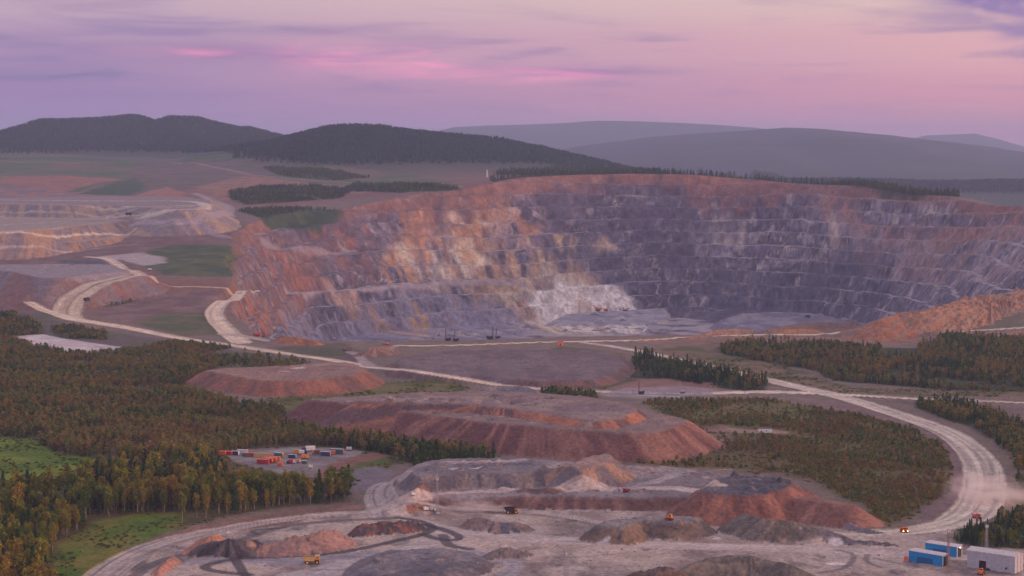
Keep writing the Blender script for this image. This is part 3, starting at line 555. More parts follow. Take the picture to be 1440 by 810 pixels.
# ------------------------------------------------------------------ roads
CLN[2] = 'haul_road'
ROADM = np.zeros((NR, NC))
def road(pts, width, col=(186,162,146), k=1.0, edge=.8, stripes=.5, cut=True, feather=1.5, dark=(96,84,84), berm=True, seed=1, cls=True, wz=None, world=None):
    L_ = smooth_line(P(pts), 3); w0 = width if np.ndim(width) else [width]*len(pts)
    W_ = np.interp(np.linspace(0, 1, len(L_)), np.linspace(0, 1, len(w0)), w0)
    z_ = Hs(L_[:, 0], L_[:, 1]); 
    kz = np.ones(5)/5; z_ = np.convolve(np.pad(z_, 2, 'edge'), kz, 'valid')
    wd = win(L_, max(w0)+10); x, y = X[wd], Y[wd]
    best = np.full(x.shape, 1e9); lat = np.zeros(x.shape); lon = np.zeros(x.shape); hz = np.zeros(x.shape); hw = np.ones(x.shape); acc = 0
    for i in range(len(L_)-1):
        ax, ay = L_[i]; bx, by = L_[i+1]; ex, ey = bx-ax, by-ay; ln = math.hypot(ex, ey)+1e-9
        m_ = max(w0)+10
        tt = np.clip(((x-ax)*ex+(y-ay)*ey)/ln**2, 0, 1); dx, dy = x-ax-tt*ex, y-ay-tt*ey; dd = np.hypot(dx, dy)
        b = dd < best; best = np.where(b, dd, best)
        lat = np.where(b, (ex*(y-ay)-ey*(x-ax))/ln, lat); lon = np.where(b, acc+tt*ln, lon)
        hz = np.where(b, z_[i]+(z_[i+1]-z_[i])*tt, hz); hw = np.where(b, (W_[i]+(W_[i+1]-W_[i])*tt)/2, hw); acc += ln
    e = best-hw+fbm(x, y, 14, 3, 200+seed)*edge
    m = ss(feather, -feather, e)*~np.isin(CLS[wd], [k_ for k_, v_ in CLN.items() if not isinstance(v_, str) and v_[0] == 'rubble_pile'])
    if cut:
        c = ss(hw*.6+6, 0, best-hw)
        Z[wd] = Z[wd]*(1-c)+hz*c
        if berm: Z[wd] += .9*np.exp(-((best-hw-1.2)/1.1)**2)*(Y[wd] < 3000)
    ds = max(1., L_[:, 1].mean()/1350)**1.5; s1 = vn(lat/(1.7*ds), lon/(90*ds), seed+3); s2 = vn(lat/(.9*ds)+7, lon/(45*ds), seed+6)
    tr = (ss(.58, .8, s1)*.7+ss(.6, .8, s2)*.4)*stripes*ss(0, -2.5, e)
    li = ss(.5, .2, s1)*.5*stripes
    cc = alb(col)*np.ones(x.shape+(1,)); cc = cc*(1-tr[..., None])+alb(dark)*tr[..., None]; cc = cc*(1+.22*li[..., None])*(1+.10*fbm(x, y, 9, 3, seed)[..., None])
    blend(wd, m*k, cc); VEG[wd] *= (1-m)
    if cls:
        c_ = CLS[wd]; c_[(m > .5)] = 2; CLS[wd] = c_
    ROADM[wd] = np.maximum(ROADM[wd], m)
    fm_ = ss(8, 2, best-hw); NOTREE[wd] = np.maximum(NOTREE[wd], fm_)
NOTREE = np.zeros((NR, NC))
# far left roads
road([(-60,281),(0,281),(90,282),(180,283),(250,282),(285,285),(292,292),(270,300),(200,306)], 24, (196,176,156), .9, 2, .3, cut=False, feather=6, seed=1)
road([(0,286),(120,289),(220,291),(268,288)], 12, (190,170,150), .7, 2, .2, cut=False, feather=5, seed=2)
road([(275,272),(290,278),(310,286),(328,294),(305,304),(280,315),(235,317),(190,314)], 22, (156,138,138), .9, 2, .3, cut=False, feather=5, seed=3)
road([(278,317),(300,325),(318,334)], [24,26,22], (140,124,130), .9, 2, .3, cut=False, feather=5, seed=4)
road([(372,344),(410,348),(450,351),(500,353)], [16,14,11,8], (146,130,134), .85, 2, .2, cut=False, feather=4, seed=9, berm=False, cls=False)
road([(150,312),(80,322),(0,328)], 10, (176,150,128), .8, 2, .2, cut=False, feather=4, seed=5)
road([(240,228),(290,233),(340,243),(385,250),(500,256),(650,262)], 14, (160,124,110), .7, 3, 0, cut=False, feather=7, seed=6, cls=True)
road([(-20,226),(60,228),(110,230)], 14, (160,130,120), .7, 3, 0, cut=False, feather=7, seed=7)
road([(410,272),(500,292),(560,284)], 8, (152,112,94), .5, 3, 0, cut=False, feather=6, seed=8, cls=False)
for i_, ln_ in enumerate([[(-20,297),(80,298),(180,297),(240,292)],[(-20,336),(60,334),(130,327),(190,322)],[(-20,356),(70,352),(150,347),(190,343)],[(150,306),(210,300),(262,291),(285,287)],[(190,306),(240,301),(280,292)],[(60,372),(120,371),(170,374)],[(-20,318),(60,313),(130,308)]]):
    road(ln_, 7, (206,182,156) if i_ % 2 else (176,160,152), .8, 2, .1, cut=False, feather=3, seed=60+i_, cls=False, berm=False)
# left loop
paint(P([(120,362),(200,355),(230,362),(235,370),(200,374),(170,366)]), (170,154,150), 8, 8, 30, .9, 181)
road([(122,361),(160,364),(182,378),(205,392),(260,402),(330,413)], [14,18,22,20,16,16], (206,180,154), 1, 1.5, .5, feather=3, seed=11)
road([(205,388),(170,392),(130,402),(105,418),(92,436),(100,449),(130,453)], [20,30,40,44,40,26,20], (194,168,144), 1, 1.5, .7, feather=3, seed=12, dark=(92,72,66))
road([(40,425),(70,438),(100,450),(160,457),(240,474),(330,486),(420,500),(500,512),(600,530),(700,542),(780,549),(900,553),(1000,554),(1090,551)], [14,16,20,24,20,20,16,18,15,14,14,14,16,18], (212,186,160), 1, 1, .4, feather=2, seed=13)
road([(356,409),(338,412),(318,420),(300,436),(303,450),(322,468),(340,482)], [8,14,22,26,26,28,26], (212,186,160), 1, 1, .35, feather=2, seed=14)
road([(400,407),(460,403),(560,400),(640,399),(740,400)], [14,13,11,9,7], (162,146,146), .9, 1, .3, cut=False, feather=4, seed=15)
road([(320,470),(360,476),(380,480)], [26,16,8], (180,154,138), .9, 1, .3, feather=2, seed=16)
road([(520,515),(505,500),(485,493),(520,490),(560,486)], [16,12,8,8,8], (168,146,140), .9, 1, .3, feather=2, seed=17)
road([(470,510),(450,514),(400,517)], [8,8,6], (160,124,104), .8, 1, .2, cut=False, feather=2, seed=18, cls=False)
# pit edge road and the big descending curve
road([(560,487),(640,486),(760,481),(860,480),(960,476),(1100,468),(1250,463),(1440,460),(1500,459)], 11, (216,192,166), 1, 1, .2, feather=2, seed=20)
road([(820,482),(860,487),(920,498),(1000,516),(1060,530),(1120,544),(1190,560),(1260,582),(1320,602),(1355,622),(1380,650),(1386,680),(1378,715),(1345,737),(1290,747),(1220,750),(1150,745)],
     [12,13,14,16,18,22,22,22,24,26,28,31,34,27,20,15,12], (204,184,164), 1, 1.2, .6, feather=1.5, seed=21)
road([(1000,553),(1090,551),(1180,555),(1260,560),(1350,563),(1440,567),(1520,569)], [18,24,16,12,10,9,9], (208,188,168), 1, .8, .2, feather=1.5, seed=22)
paint(P([(880,545),(960,543),(1010,547),(1000,556),(900,560),(830,556)]), (142,128,130), 3, 4, 20, .8, 182)
# foreground roads
RC = (176,156,146)
road([(100,860),(140,812),(190,778),(250,757),(340,740),(450,724),(540,718),(640,714),(760,719),(900,727)], [24,24,22,18,16,14,16,12,10,9], RC, 1, .7, .8, feather=1, seed=30)
road([(545,718),(530,700),(540,680),(575,662),(640,652),(740,648),(790,652)], [26,22,18,14,10,8,7], (170,152,146), 1, .7, .6, feather=1, seed=31, cut=False)
road([(540,715),(560,704),(620,693),(700,691),(850,689),(960,684),(1010,682)], [16,13,10,10,13,16,12], (186,162,150), 1, .6, .25, feather=1, seed=32, cut=False)
road([(870,689),(930,676),(990,664),(930,656)], [8,9,9,6], (160,146,142), .8, .6, .25, feather=2, seed=33, cut=False)
road([(560,722),(600,738),(640,752),(760,757),(900,766),(1040,770),(1160,773),(1290,779),(1440,790)], [10,16,26,24,22,20,18,16,12], (184,164,154), 1, 1.5, .2, feather=2, seed=34, cut=False, berm=False)
road([(420,812),(500,793),(570,772),(640,756)], [30,24,20,18], (174,158,152), 1, 1.5, .3, feather=2, seed=35, cut=False)
road([(280,790),(360,786),(430,790),(520,778)], [16,22,20,12], (150,138,142), .9, 1.5, .2, feather=3, seed=36, cut=False)
road([(640,768),(700,778),(728,792),(715,808),(690,830)], [8,10,12,12,12], (158,146,146), 1, 1, .3, feather=1.5, seed=37, cut=False)
DT = (66,58,62)
def track(pts, w_=4, k=.85, seed=1, col=DT): road(pts, w_, col, k, .6, .3, cut=False, feather=.8, seed=seed, dark=(52,46,50), berm=False)
track([(560,728),(590,732),(612,742),(596,752),(540,764),(480,778),(400,782),(330,784),(282,796),(300,804),(350,808)], 7, .85, 41)
track([(600,738),(640,750),(650,758),(620,760),(596,752)], 6.5, .85, 42)
track([(622,752),(630,768),(660,772)], 7, .8, 43)
track([(330,784),(338,800),(350,815)], 6, .85, 44)
track([(480,832),(500,800),(520,786),(556,776)], 12, .75, 45, (84,76,82))
track([(170,826),(215,790),(270,768),(300,752),(380,742),(470,732),(560,728)], 8, .75, 46, (92,82,82))
track([(365,752),(350,747),(375,744),(400,742)], 3.5, .8, 47)
track([(1180,774),(1205,780),(1190,800),(1150,806)], 4, .6, 48, (88,80,84))
track([(1220,780),(1216,790),(1240,798)], 4, .6, 49, (88,80,84))
track([(1230,785),(1300,800),(1380,808)], 3, .5, 50, (92,84,88))
track([(620,716),(760,722),(900,735)], 3, .4, 51, (98,86,86))

rt = np.random.default_rng(4)
for i_ in range(26):
    u0 = rt.uniform(230, 1250); v0 = rt.uniform(742, 806); a_ = rt.uniform(40, 150)*rt.choice([-1, 1]); b_ = rt.uniform(-12, 12)
    if min(u0, u0+a_) < 210 or max(u0, u0+a_) > 1290: continue
    track([(u0, v0), (u0+a_*.35, v0+b_*.2+rt.uniform(-3, 3)), (u0+a_*.7, v0+b_*.7), (u0+a_, v0+b_+rt.uniform(-4, 4))], rt.uniform(2, 3.4), rt.uniform(.25, .5), 70+i_, (90,80,82) if i_ % 3 else (190,172,162))
for i_ in range(10):
    u0 = rt.uniform(600, 1000); v0 = rt.uniform(650, 690); a_ = rt.uniform(40, 120)
    track([(u0, v0), (u0+a_*.5, v0+rt.uniform(-4, 4)), (u0+a_, v0+rt.uniform(-6, 6))], 2.2, .35, 100+i_, (92,82,84) if i_ % 2 else (186,170,160))
# small ground relief, stronger on rubble
for pu, pv, pa, pb in ((1175,764,5,4.4),(1009,757,2.8,2.4),(637,659,4.5,3),(669,658,4.5,2.4),(1176,793,6,4),(850,762,4,2),(1110,662,6,3),(420,518,8,5),(400,522,6,3)):
    c_p = at(pu, pv)[:2]; th_ = np.linspace(0, 2*math.pi, 17)[:-1]
    paint(np.column_stack([c_p[0]+pa*np.cos(th_), c_p[1]+pb*np.sin(th_)]), (206,192,186), .9, 1.2, 5, .85, int(pu), over=True)  # puddles: their pale sky reflection is painted into the ground colour
small = fbm(X, Y, 9, 3, 300)*.35+fbm(X, Y, 3.5, 2, 301)*.18
Z += small*(1-.85*ROADM)*(Y < 2700)*(1+ROUGH*2.2)
ft = HILL*0
# ------------------------------------------------------------------ terrain meshes
dzr = np.gradient(Z, axis=0)/np.gradient(Y, axis=0)
nn_x = np.zeros_like(Z)
V = np.stack([X, Y, Z], -1).astype(np.float32)
du = np.zeros_like(V); dv = np.zeros_like(V)
du[:, 1:-1] = V[:, 2:]-V[:, :-2]; du[:, 0] = V[:, 1]-V[:, 0]; du[:, -1] = V[:, -1]-V[:, -2]
dv[1:-1] = V[2:]-V[:-2]; dv[0] = V[1]-V[0]; dv[-1] = V[-1]-V[-2]
NRM = np.cross(du, dv); NRM /= np.linalg.norm(NRM, axis=-1, keepdims=True)+1e-12
idx = np.arange(NR*NC).reshape(NR, NC)
Q = np.stack([idx[:-1, :-1], idx[:-1, 1:], idx[1:, 1:], idx[1:, :-1]], -1).reshape(-1, 4)
fcl = CLS[:-1, :-1].reshape(-1)
yq = np.repeat(((ys[:-1]+ys[1:])/2)[:, None], NC-1, 1).reshape(-1)
fcl = np.where((fcl == 0) & (yq > 11500), 3, fcl); CLN[3] = 'hills'
Vf = V.reshape(-1, 3); Nf = NRM.reshape(-1, 3)
Cf = np.concatenate([np.clip(C, 0.004, .9).reshape(-1, 3), VEG.reshape(-1, 1)], 1).astype(np.float32)

def new_mat(name):
    m = bpy.data.materials.new(name); m.use_nodes = True; m.node_tree.nodes.clear(); return m
class NB:                             # a small node builder
    def __init__(s, m): s.t = m.node_tree
    def n(s, typ, **kw):
        o = s.t.nodes.new(typ)
        for k_, v_ in kw.items(): setattr(o, k_, v_)
        return o
    def l(s, a, b): s.t.links.new(a, b)
def terrain_mat():
    m = new_mat('terrain'); b = NB(m)
    o = b.n('ShaderNodeOutputMaterial'); p = b.n('ShaderNodeBsdfPrincipled'); b.l(p.outputs[0], o.inputs[0])
    a = b.n('ShaderNodeAttribute', attribute_name='Col'); g = b.n('ShaderNodeNewGeometry')
    n1 = b.n('ShaderNodeTexNoise'); n1.inputs['Scale'].default_value = .35; n1.inputs['Detail'].default_value = 5; n1.inputs['Roughness'].default_value = .65; b.l(g.outputs['Position'], n1.inputs['Vector'])
    n2 = b.n('ShaderNodeTexNoise'); n2.inputs['Scale'].default_value = .06; n2.inputs['Detail'].default_value = 6; n2.inputs['Roughness'].default_value = .6; b.l(g.outputs['Position'], n2.inputs['Vector'])
    m1 = b.n('ShaderNodeMapRange'); b.l(n1.outputs[0], m1.inputs[0]); m1.inputs[1].default_value = .3; m1.inputs[2].default_value = .7; m1.inputs[3].default_value = .62; m1.inputs[4].default_value = 1.38
    m2 = b.n('ShaderNodeMapRange'); b.l(n2.outputs[0], m2.inputs[0]); m2.inputs[1].default_value = .3; m2.inputs[2].default_value = .7; m2.inputs[3].default_value = .76; m2.inputs[4].default_value = 1.24
    mm = b.n('ShaderNodeMath', operation='MULTIPLY'); b.l(m1.outputs[0], mm.inputs[0]); b.l(m2.outputs[0], mm.inputs[1])
    vm = b.n('ShaderNodeVectorMath', operation='SCALE'); b.l(a.outputs['Color'], vm.inputs[0]); b.l(mm.outputs[0], vm.inputs[3])
    b.l(vm.outputs[0], p.inputs['Base Color']); p.inputs['Roughness'].default_value = .93; p.inputs['Specular IOR Level'].default_value = .2
    bp = b.n('ShaderNodeBump'); bp.inputs['Strength'].default_value = .6; bp.inputs['Distance'].default_value = 1.4; b.l(n1.outputs[0], bp.inputs['Height']); b.l(bp.outputs[0], p.inputs['Normal'])
    return m
TM = terrain_mat()
def mesh_from(name, verts, faces, mats, normals=None, cols=None, smooth=True):
    me = bpy.data.meshes.new(name); nf = len(faces); k_ = faces.shape[1]
    me.vertices.add(len(verts)); me.vertices.foreach_set('co', verts.astype(np.float32).ravel())
    me.loops.add(nf*k_); me.loops.foreach_set('vertex_index', faces.astype(np.int32).ravel())
    me.polygons.add(nf); me.polygons.foreach_set('loop_start', np.arange(0, nf*k_, k_, dtype=np.int32))
    if smooth: me.polygons.foreach_set('use_smooth', np.ones(nf, bool))
    me.update(calc_edges=True)
    if cols is not None:
        at_ = me.color_attributes.new('Col', 'FLOAT_COLOR', 'POINT'); at_.data.foreach_set('color', cols.ravel())
    for mt in mats: me.materials.append(mt)
    if normals is not None: me.normals_split_custom_set_from_vertices(normals.tolist())
    return me
def link(name, me, parent=None, **props):
    o = bpy.data.objects.new(name, me); COL.objects.link(o)
    if parent: o.parent = parent
    for k_, v_ in props.items():
        if v_ is not None: o[k_] = v_
    return o
SL = {'ground': 'uneven brown and grey ground with grass, bare soil and woodland floor', 'open_pit': 'huge open pit with stepped grey, purple and orange rock walls',
      'haul_road': 'pale dusty haul roads winding over the mine', 'hills': 'distant hazy blue mauve hills on the horizon'}
for cid in np.unique(fcl):
    q_ = Q[fcl == cid]
    if len(q_) < 6: continue
    uq, inv = np.unique(q_.ravel(), return_inverse=True)
    info = CLN[int(cid)]
    nm, lb, kd = (info, SL[info], 'structure') if isinstance(info, str) else info
    me = mesh_from(nm, Vf[uq], inv.reshape(-1, 4), [TM], Nf[uq], Cf[uq])
    o = link(nm, me, label=lb, category={'rubble_pile': 'rubble pile', 'spoil_heap': 'spoil heap', 'haul_road': 'road', 'open_pit': 'pit'}.get(nm, nm))
    if kd == 'structure': o['kind'] = 'structure'
# ------------------------------------------------------------------ haze
def cube_mesh(name, a, b):
    v = np.array([(x, y, z) for x in (a[0], b[0]) for y in (a[1], b[1]) for z in (a[2], b[2])], float)
    f = np.array([(0,1,3,2),(4,6,7,5),(0,4,5,1),(2,3,7,6),(0,2,6,4),(1,5,7,3)])
    return v, f
v_, f_ = cube_mesh('haze', (-44500, -300, float(Z.min())-1.5), (44500, 36400, max(float(Z.max())+15, HC+10)))
hm = new_mat('haze'); b = NB(hm); o_ = b.n('ShaderNodeOutputMaterial'); pv = b.n('ShaderNodeVolumePrincipled'); b.l(pv.outputs[0], o_.inputs['Volume'])
pv.inputs['Density'].default_value = 3.9e-5; pv.inputs['Color'].default_value = (.57, .62, .90, 1); pv.inputs['Anisotropy'].default_value = .1
link('haze', mesh_from('haze', v_, f_, [hm], smooth=False), kind='stuff', label='mauve evening haze thickening towards the far hills', category='haze')

# ------------------------------------------------------------------ simple materials
def flat(name, col, rough=.7, metal=0, emit=None, var=.12, scale=1.5):
    m = new_mat(name); b = NB(m); o = b.n('ShaderNodeOutputMaterial'); p = b.n('ShaderNodeBsdfPrincipled'); b.l(p.outputs[0], o.inputs[0])
    tcn = b.n('ShaderNodeTexCoord'); nz_ = b.n('ShaderNodeTexNoise'); nz_.inputs['Scale'].default_value = scale; nz_.inputs['Detail'].default_value = 5; b.l(tcn.outputs['Object'], nz_.inputs['Vector'])
    mr = b.n('ShaderNodeMapRange'); b.l(nz_.outputs[0], mr.inputs[0]); mr.inputs[1].default_value = .3; mr.inputs[2].default_value = .7; mr.inputs[3].default_value = 1-var; mr.inputs[4].default_value = 1+var
    vm = b.n('ShaderNodeVectorMath', operation='SCALE'); vm.inputs[0].default_value = lin(col); b.l(mr.outputs[0], vm.inputs[3]); b.l(vm.outputs[0], p.inputs['Base Color'])
    p.inputs['Roughness'].default_value = rough; p.inputs['Metallic'].default_value = metal
    if emit: p.inputs['Emission Color'].default_value = (*lin(emit[0]), 1); p.inputs['Emission Strength'].default_value = emit[1]
    return m
def foliage(name, cols, light=1.0):
    m = new_mat(name); b = NB(m); o = b.n('ShaderNodeOutputMaterial'); p = b.n('ShaderNodeBsdfPrincipled')
    oi = b.n('ShaderNodeObjectInfo'); g = b.n('ShaderNodeNewGeometry')
    n1 = b.n('ShaderNodeTexNoise'); n1.inputs['Scale'].default_value = .012; n1.inputs['Detail'].default_value = 4; b.l(g.outputs['Position'], n1.inputs['Vector'])
    ad = b.n('ShaderNodeMath', operation='MULTIPLY_ADD'); b.l(oi.outputs['Random'], ad.inputs[0]); ad.inputs[1].default_value = .55; 
    mr = b.n('ShaderNodeMapRange'); b.l(n1.outputs[0], mr.inputs[0]); mr.inputs[1].default_value = .35; mr.inputs[2].default_value = .65; mr.inputs[3].default_value = -.05; mr.inputs[4].default_value = .5
    b.l(mr.outputs[0], ad.inputs[2])
    cr = b.n('ShaderNodeValToRGB'); b.l(ad.outputs[0], cr.inputs[0]); e = cr.color_ramp.elements
    while len(e) < len(cols): e.new(.5)
    for i, c in enumerate(cols): e[i].position = i/(len(cols)-1); e[i].color = (*lin(c), 1)
    n2 = b.n('ShaderNodeTexNoise'); n2.inputs['Scale'].default_value = .9; b.l(g.outputs['Position'], n2.inputs['Vector'])
    m2 = b.n('ShaderNodeMapRange'); b.l(n2.outputs[0], m2.inputs[0]); m2.inputs[1].default_value = .3; m2.inputs[2].default_value = .7; m2.inputs[3].default_value = .6*light; m2.inputs[4].default_value = 1.4*light
    vm = b.n('ShaderNodeVectorMath', operation='SCALE'); b.l(cr.outputs[0], vm.inputs[0]); b.l(m2.outputs[0], vm.inputs[3])
    b.l(vm.outputs[0], p.inputs['Base Color']); p.inputs['Roughness'].default_value = .8; p.inputs['Specular IOR Level'].default_value = .15
    tr = b.n('ShaderNodeBsdfTranslucent'); b.l(vm.outputs[0], tr.inputs[0]); mx = b.n('ShaderNodeMixShader'); mx.inputs[0].default_value = .3
    b.l(p.outputs[0], mx.inputs[1]); b.l(tr.outputs[0], mx.inputs[2]); b.l(mx.outputs[0], o.inputs[0]); return m
M_BARK = flat('pale_bark', (150,132,118), .85, var=.35, scale=3)
M_BARK2 = flat('dark_bark', (92,74,62), .9, var=.3, scale=3)
M_BIRCH = foliage('birch_leaves', [(78,98,34), (104,110,36), (130,122,40), (150,122,44), (130,106,54)])
M_PINE = foliage('conifer_needles', [(42,66,38), (56,80,42), (74,94,46), (94,106,50)])
M_SHRUB = foliage('shrub_leaves', [(70,92,34), (92,104,40), (110,108,50), (116,92,58)])
M_FAR = foliage('far_needles', [(12,60,42), (20,72,46), (38,84,48)])

M_SCRUB2 = foliage('dark_scrub_leaves', [(60,84,46), (76,98,50), (96,108,52), (112,110,56)])
M_SCRUB = foliage('scrub_leaves', [(94,108,50), (114,116,54), (134,118,58), (140,110,62), (118,92,62)])
rng = np.random.default_rng(7)
def tube(p, r, k=5):                  # p points, r radii -> verts, quads
    p = np.array(p, float); n = len(p); vs = []; fs = []
    for i in range(n):
        t = p[min(i+1, n-1)]-p[max(i-1, 0)]; t /= np.linalg.norm(t)
        a = np.cross(t, (1, 0, .3)); a /= np.linalg.norm(a); b_ = np.cross(t, a)
        for j in range(k):
            th = 2*math.pi*j/k; vs.append(p[i]+r[i]*(a*math.cos(th)+b_*math.sin(th)))
    for i in range(n-1):
        for j in range(k): fs.append((i*k+j, i*k+(j+1) % k, (i+1)*k+(j+1) % k, (i+1)*k+j))
    return np.array(vs), np.array(fs)
def joinm(parts):
    vs = []; fs = []; o = 0
    for v, f in parts: vs.append(v); fs.append(f+o); o += len(v)
    return np.vstack(vs), np.vstack(fs)
def quads(c, size, rs, flatten=0.0):
    n = len(c); a = rs.normal(size=(n, 3)); a /= np.linalg.norm(a, axis=1, keepdims=True)
    b_ = rs.normal(size=(n, 3)); b_[:, 2] *= (1-flatten); b_ -= a*(a*b_).sum(1, keepdims=True); b_ /= np.linalg.norm(b_, axis=1, keepdims=True)
    s = size*(.6+.8*rs.random((n, 1)))*.5; s2 = s*(.6+.5*rs.random((n, 1)))
    v = np.stack([c-a*s-b_*s2*.4, c+a*s*.3-b_*s2, c+a*s+b_*s2*.4, c-a*s*.3+b_*s2], 1).reshape(-1, 3)
    return v, np.arange(4*n).reshape(n, 4)
def birch(seed, nc, nl, ls, k=5, H=15., limbs=5, wide=1.0):
    rs = np.random.default_rng(seed); lean = rs.normal(size=2)*.35
    tp = [(lean[0]*t*t, lean[1]*t*t, H*.93*t) for t in np.linspace(0, 1, 5 if k > 3 else 3)]
    tr = [tube(tp, np.linspace(.17, .04, len(tp)), k)]
    base_ = .38+.1*rs.random(); cl = []
    for i in range(nc):
        h = base_+(1-base_)*(i+.5)/nc; q_ = (h-base_)/(1-base_)
        rad = wide*2.0*math.sin(math.pi*(.12+.80*q_))**.7*(.5+.6*rs.random()); a = i*2.4+rs.random()
        c = np.array([lean[0]*h*h+rad*math.cos(a)*.75, lean[1]*h*h+rad*math.sin(a)*.75, H*h+rs.normal()*.3])
        if i % max(1, nc//max(limbs, 1)) == 0 and limbs:
            tr.append(tube([(lean[0]*h*h, lean[1]*h*h, H*h-1.6), (c+np.array([lean[0]*h*h, lean[1]*h*h, H*h-1]))/2, c], [.07, .045, .02], 3))
        pts = rs.normal(size=(nl, 3)); pts /= np.linalg.norm(pts, axis=1, keepdims=True); pts *= rs.random((nl, 1))**.4*np.array([.95, .95, 1.1])*(.75+.5*rs.random())*wide
        cl.append(c+pts)
    cv_, cf_ = quads(np.vstack(cl), ls, rs); return joinm(tr), (cv_, cf_)
def conifer(seed, n, ls, k=5, H=15., wide=1.0, thin=False):
    rs = np.random.default_rng(seed)
    tr = tube([(0, 0, 0), (0, 0, H*.5), (0, 0, H*.97)], [.17, .1, .03], k)
    h = .14+.86*rs.random(n)**1.25; tier = np.floor(h*13)/13; rad = wide*2.3*(1.02-h)**.62*(.25+.75*rs.random(n)**.5)*(1-.35*((h-tier)*13)); a = rs.random(n)*2*math.pi
    bump_ = 1+.25*np.sin(a*3+seed)*np.sin(h*20+seed)
    c = np.stack([rad*np.cos(a)*bump_, rad*np.sin(a)*bump_, H*h-rad*.25], 1)
    cv_, cf_ = quads(c, ls, rs, .4); return tr, (cv_, cf_)
def mk(name, vf, mat): return mesh_from(name, vf[0], vf[1], [mat], smooth=False)
B_HI = [birch(10+i, 17, 36, .7, wide=1.25) for i in range(4)]
P_HI = [conifer(30+i, 620, .75) for i in range(3)]
B_ME = [(mk('trunk', t, M_BARK), mk('crown', c, M_BIRCH)) for t, c in B_HI]
P_ME = [(mk('trunk', t, M_BARK2), mk('crown', c, M_PINE)) for t, c in P_HI]
def merged(name, t, c, mt, mc):
    v, f = joinm([t, c]); me = mesh_from(name, v, f, [mt, mc], smooth=False)
    mi = np.zeros(len(f), np.int32); mi[len(t[1]):] = 1; me.polygons.foreach_set('material_index', mi); return me
SRC = []
def src(me): o = bpy.data.objects.new('source_'+me.name, me); SRC.append(o); return o
NEARB = [src(merged('birch', *birch(50+i, 14, 22, .95, 4, limbs=3, wide=1.3), M_BARK, M_BIRCH)) for i in range(3)]
NEARP = [src(merged('conifer', *conifer(60+i, 300, 1.0, 4), M_BARK2, M_PINE)) for i in range(2)]
MIDB = [src(merged('birch_mid', *birch(70+i, 10, 9, 1.5, 3, limbs=0, wide=1.35), M_BARK, M_SCRUB)) for i in range(3)]
MIDP = [src(merged('conifer_mid', *conifer(80+i, 100, 1.6, 3), M_BARK2, M_PINE)) for i in range(2)]
FARP = [src(merged('far_tree', *conifer(90+i, 44, 3.0, 3, wide=1.7), M_BARK2, M_FAR)) for i in range(3)]
def scrubtree(seed):
    rs = np.random.default_rng(seed); n = 110; h = rs.random(n)**.8; rad = 3.0*np.sin(math.pi*(.1+.86*h))**.7*(.4+.6*rs.random(n)); a = rs.random(n)*6.28
    c = np.stack([rad*np.cos(a)*(1+.3*np.sin(a*2+seed)), rad*np.sin(a), 1.2+13.5*h+rs.normal(size=n)*.6], 1); return tube([(0,0,0),(0,0,7),(.3,0,12)], [.2,.14,.05], 3), quads(c, 2.1, rs)
DSCRUB = [src(merged('scrub_dark', *scrubtree(195+i), M_BARK2, M_SCRUB2)) for i in range(3)]
SCRUB = [src(merged('scrub_birch', *scrubtree(95+i), M_BARK, M_SCRUB)) for i in range(3)]
def bushmesh(seed, n, ls):
    rs = np.random.default_rng(seed); p = rs.normal(size=(n, 3)); p /= np.linalg.norm(p, axis=1, keepdims=True); p[:, 2] = np.abs(p[:, 2])*.8; p *= rs.random((n, 1))**.3
    v, f = quads(p, ls, rs); return mesh_from('bush', v, f, [M_SHRUB], smooth=False)
BUSH = [src(bushmesh(100+i, 34, .8)) for i in range(3)]
M_ROCK = flat('loose_rock', (122,110,110), .9, var=.3, scale=.7)
def rockmesh(seed):
    import bmesh
    bm = bmesh.new(); bmesh.ops.create_icosphere(bm, subdivisions=2, radius=1); rs = np.random.default_rng(seed); d_ = rs.normal(size=(5, 3))
    for v in bm.verts:
        c = np.array(v.co); s_ = 1-.28*max(0, *(np.maximum(0, d_@c/np.linalg.norm(d_, axis=1)-.55)*2.2)); v.co = Vector(c*s_*(1, .8, .65))
    me = bpy.data.meshes.new('rock'); bm.to_mesh(me); bm.free(); me.materials.append(M_ROCK); return me
ROCKS = [src(rockmesh(i)) for i in range(3)]

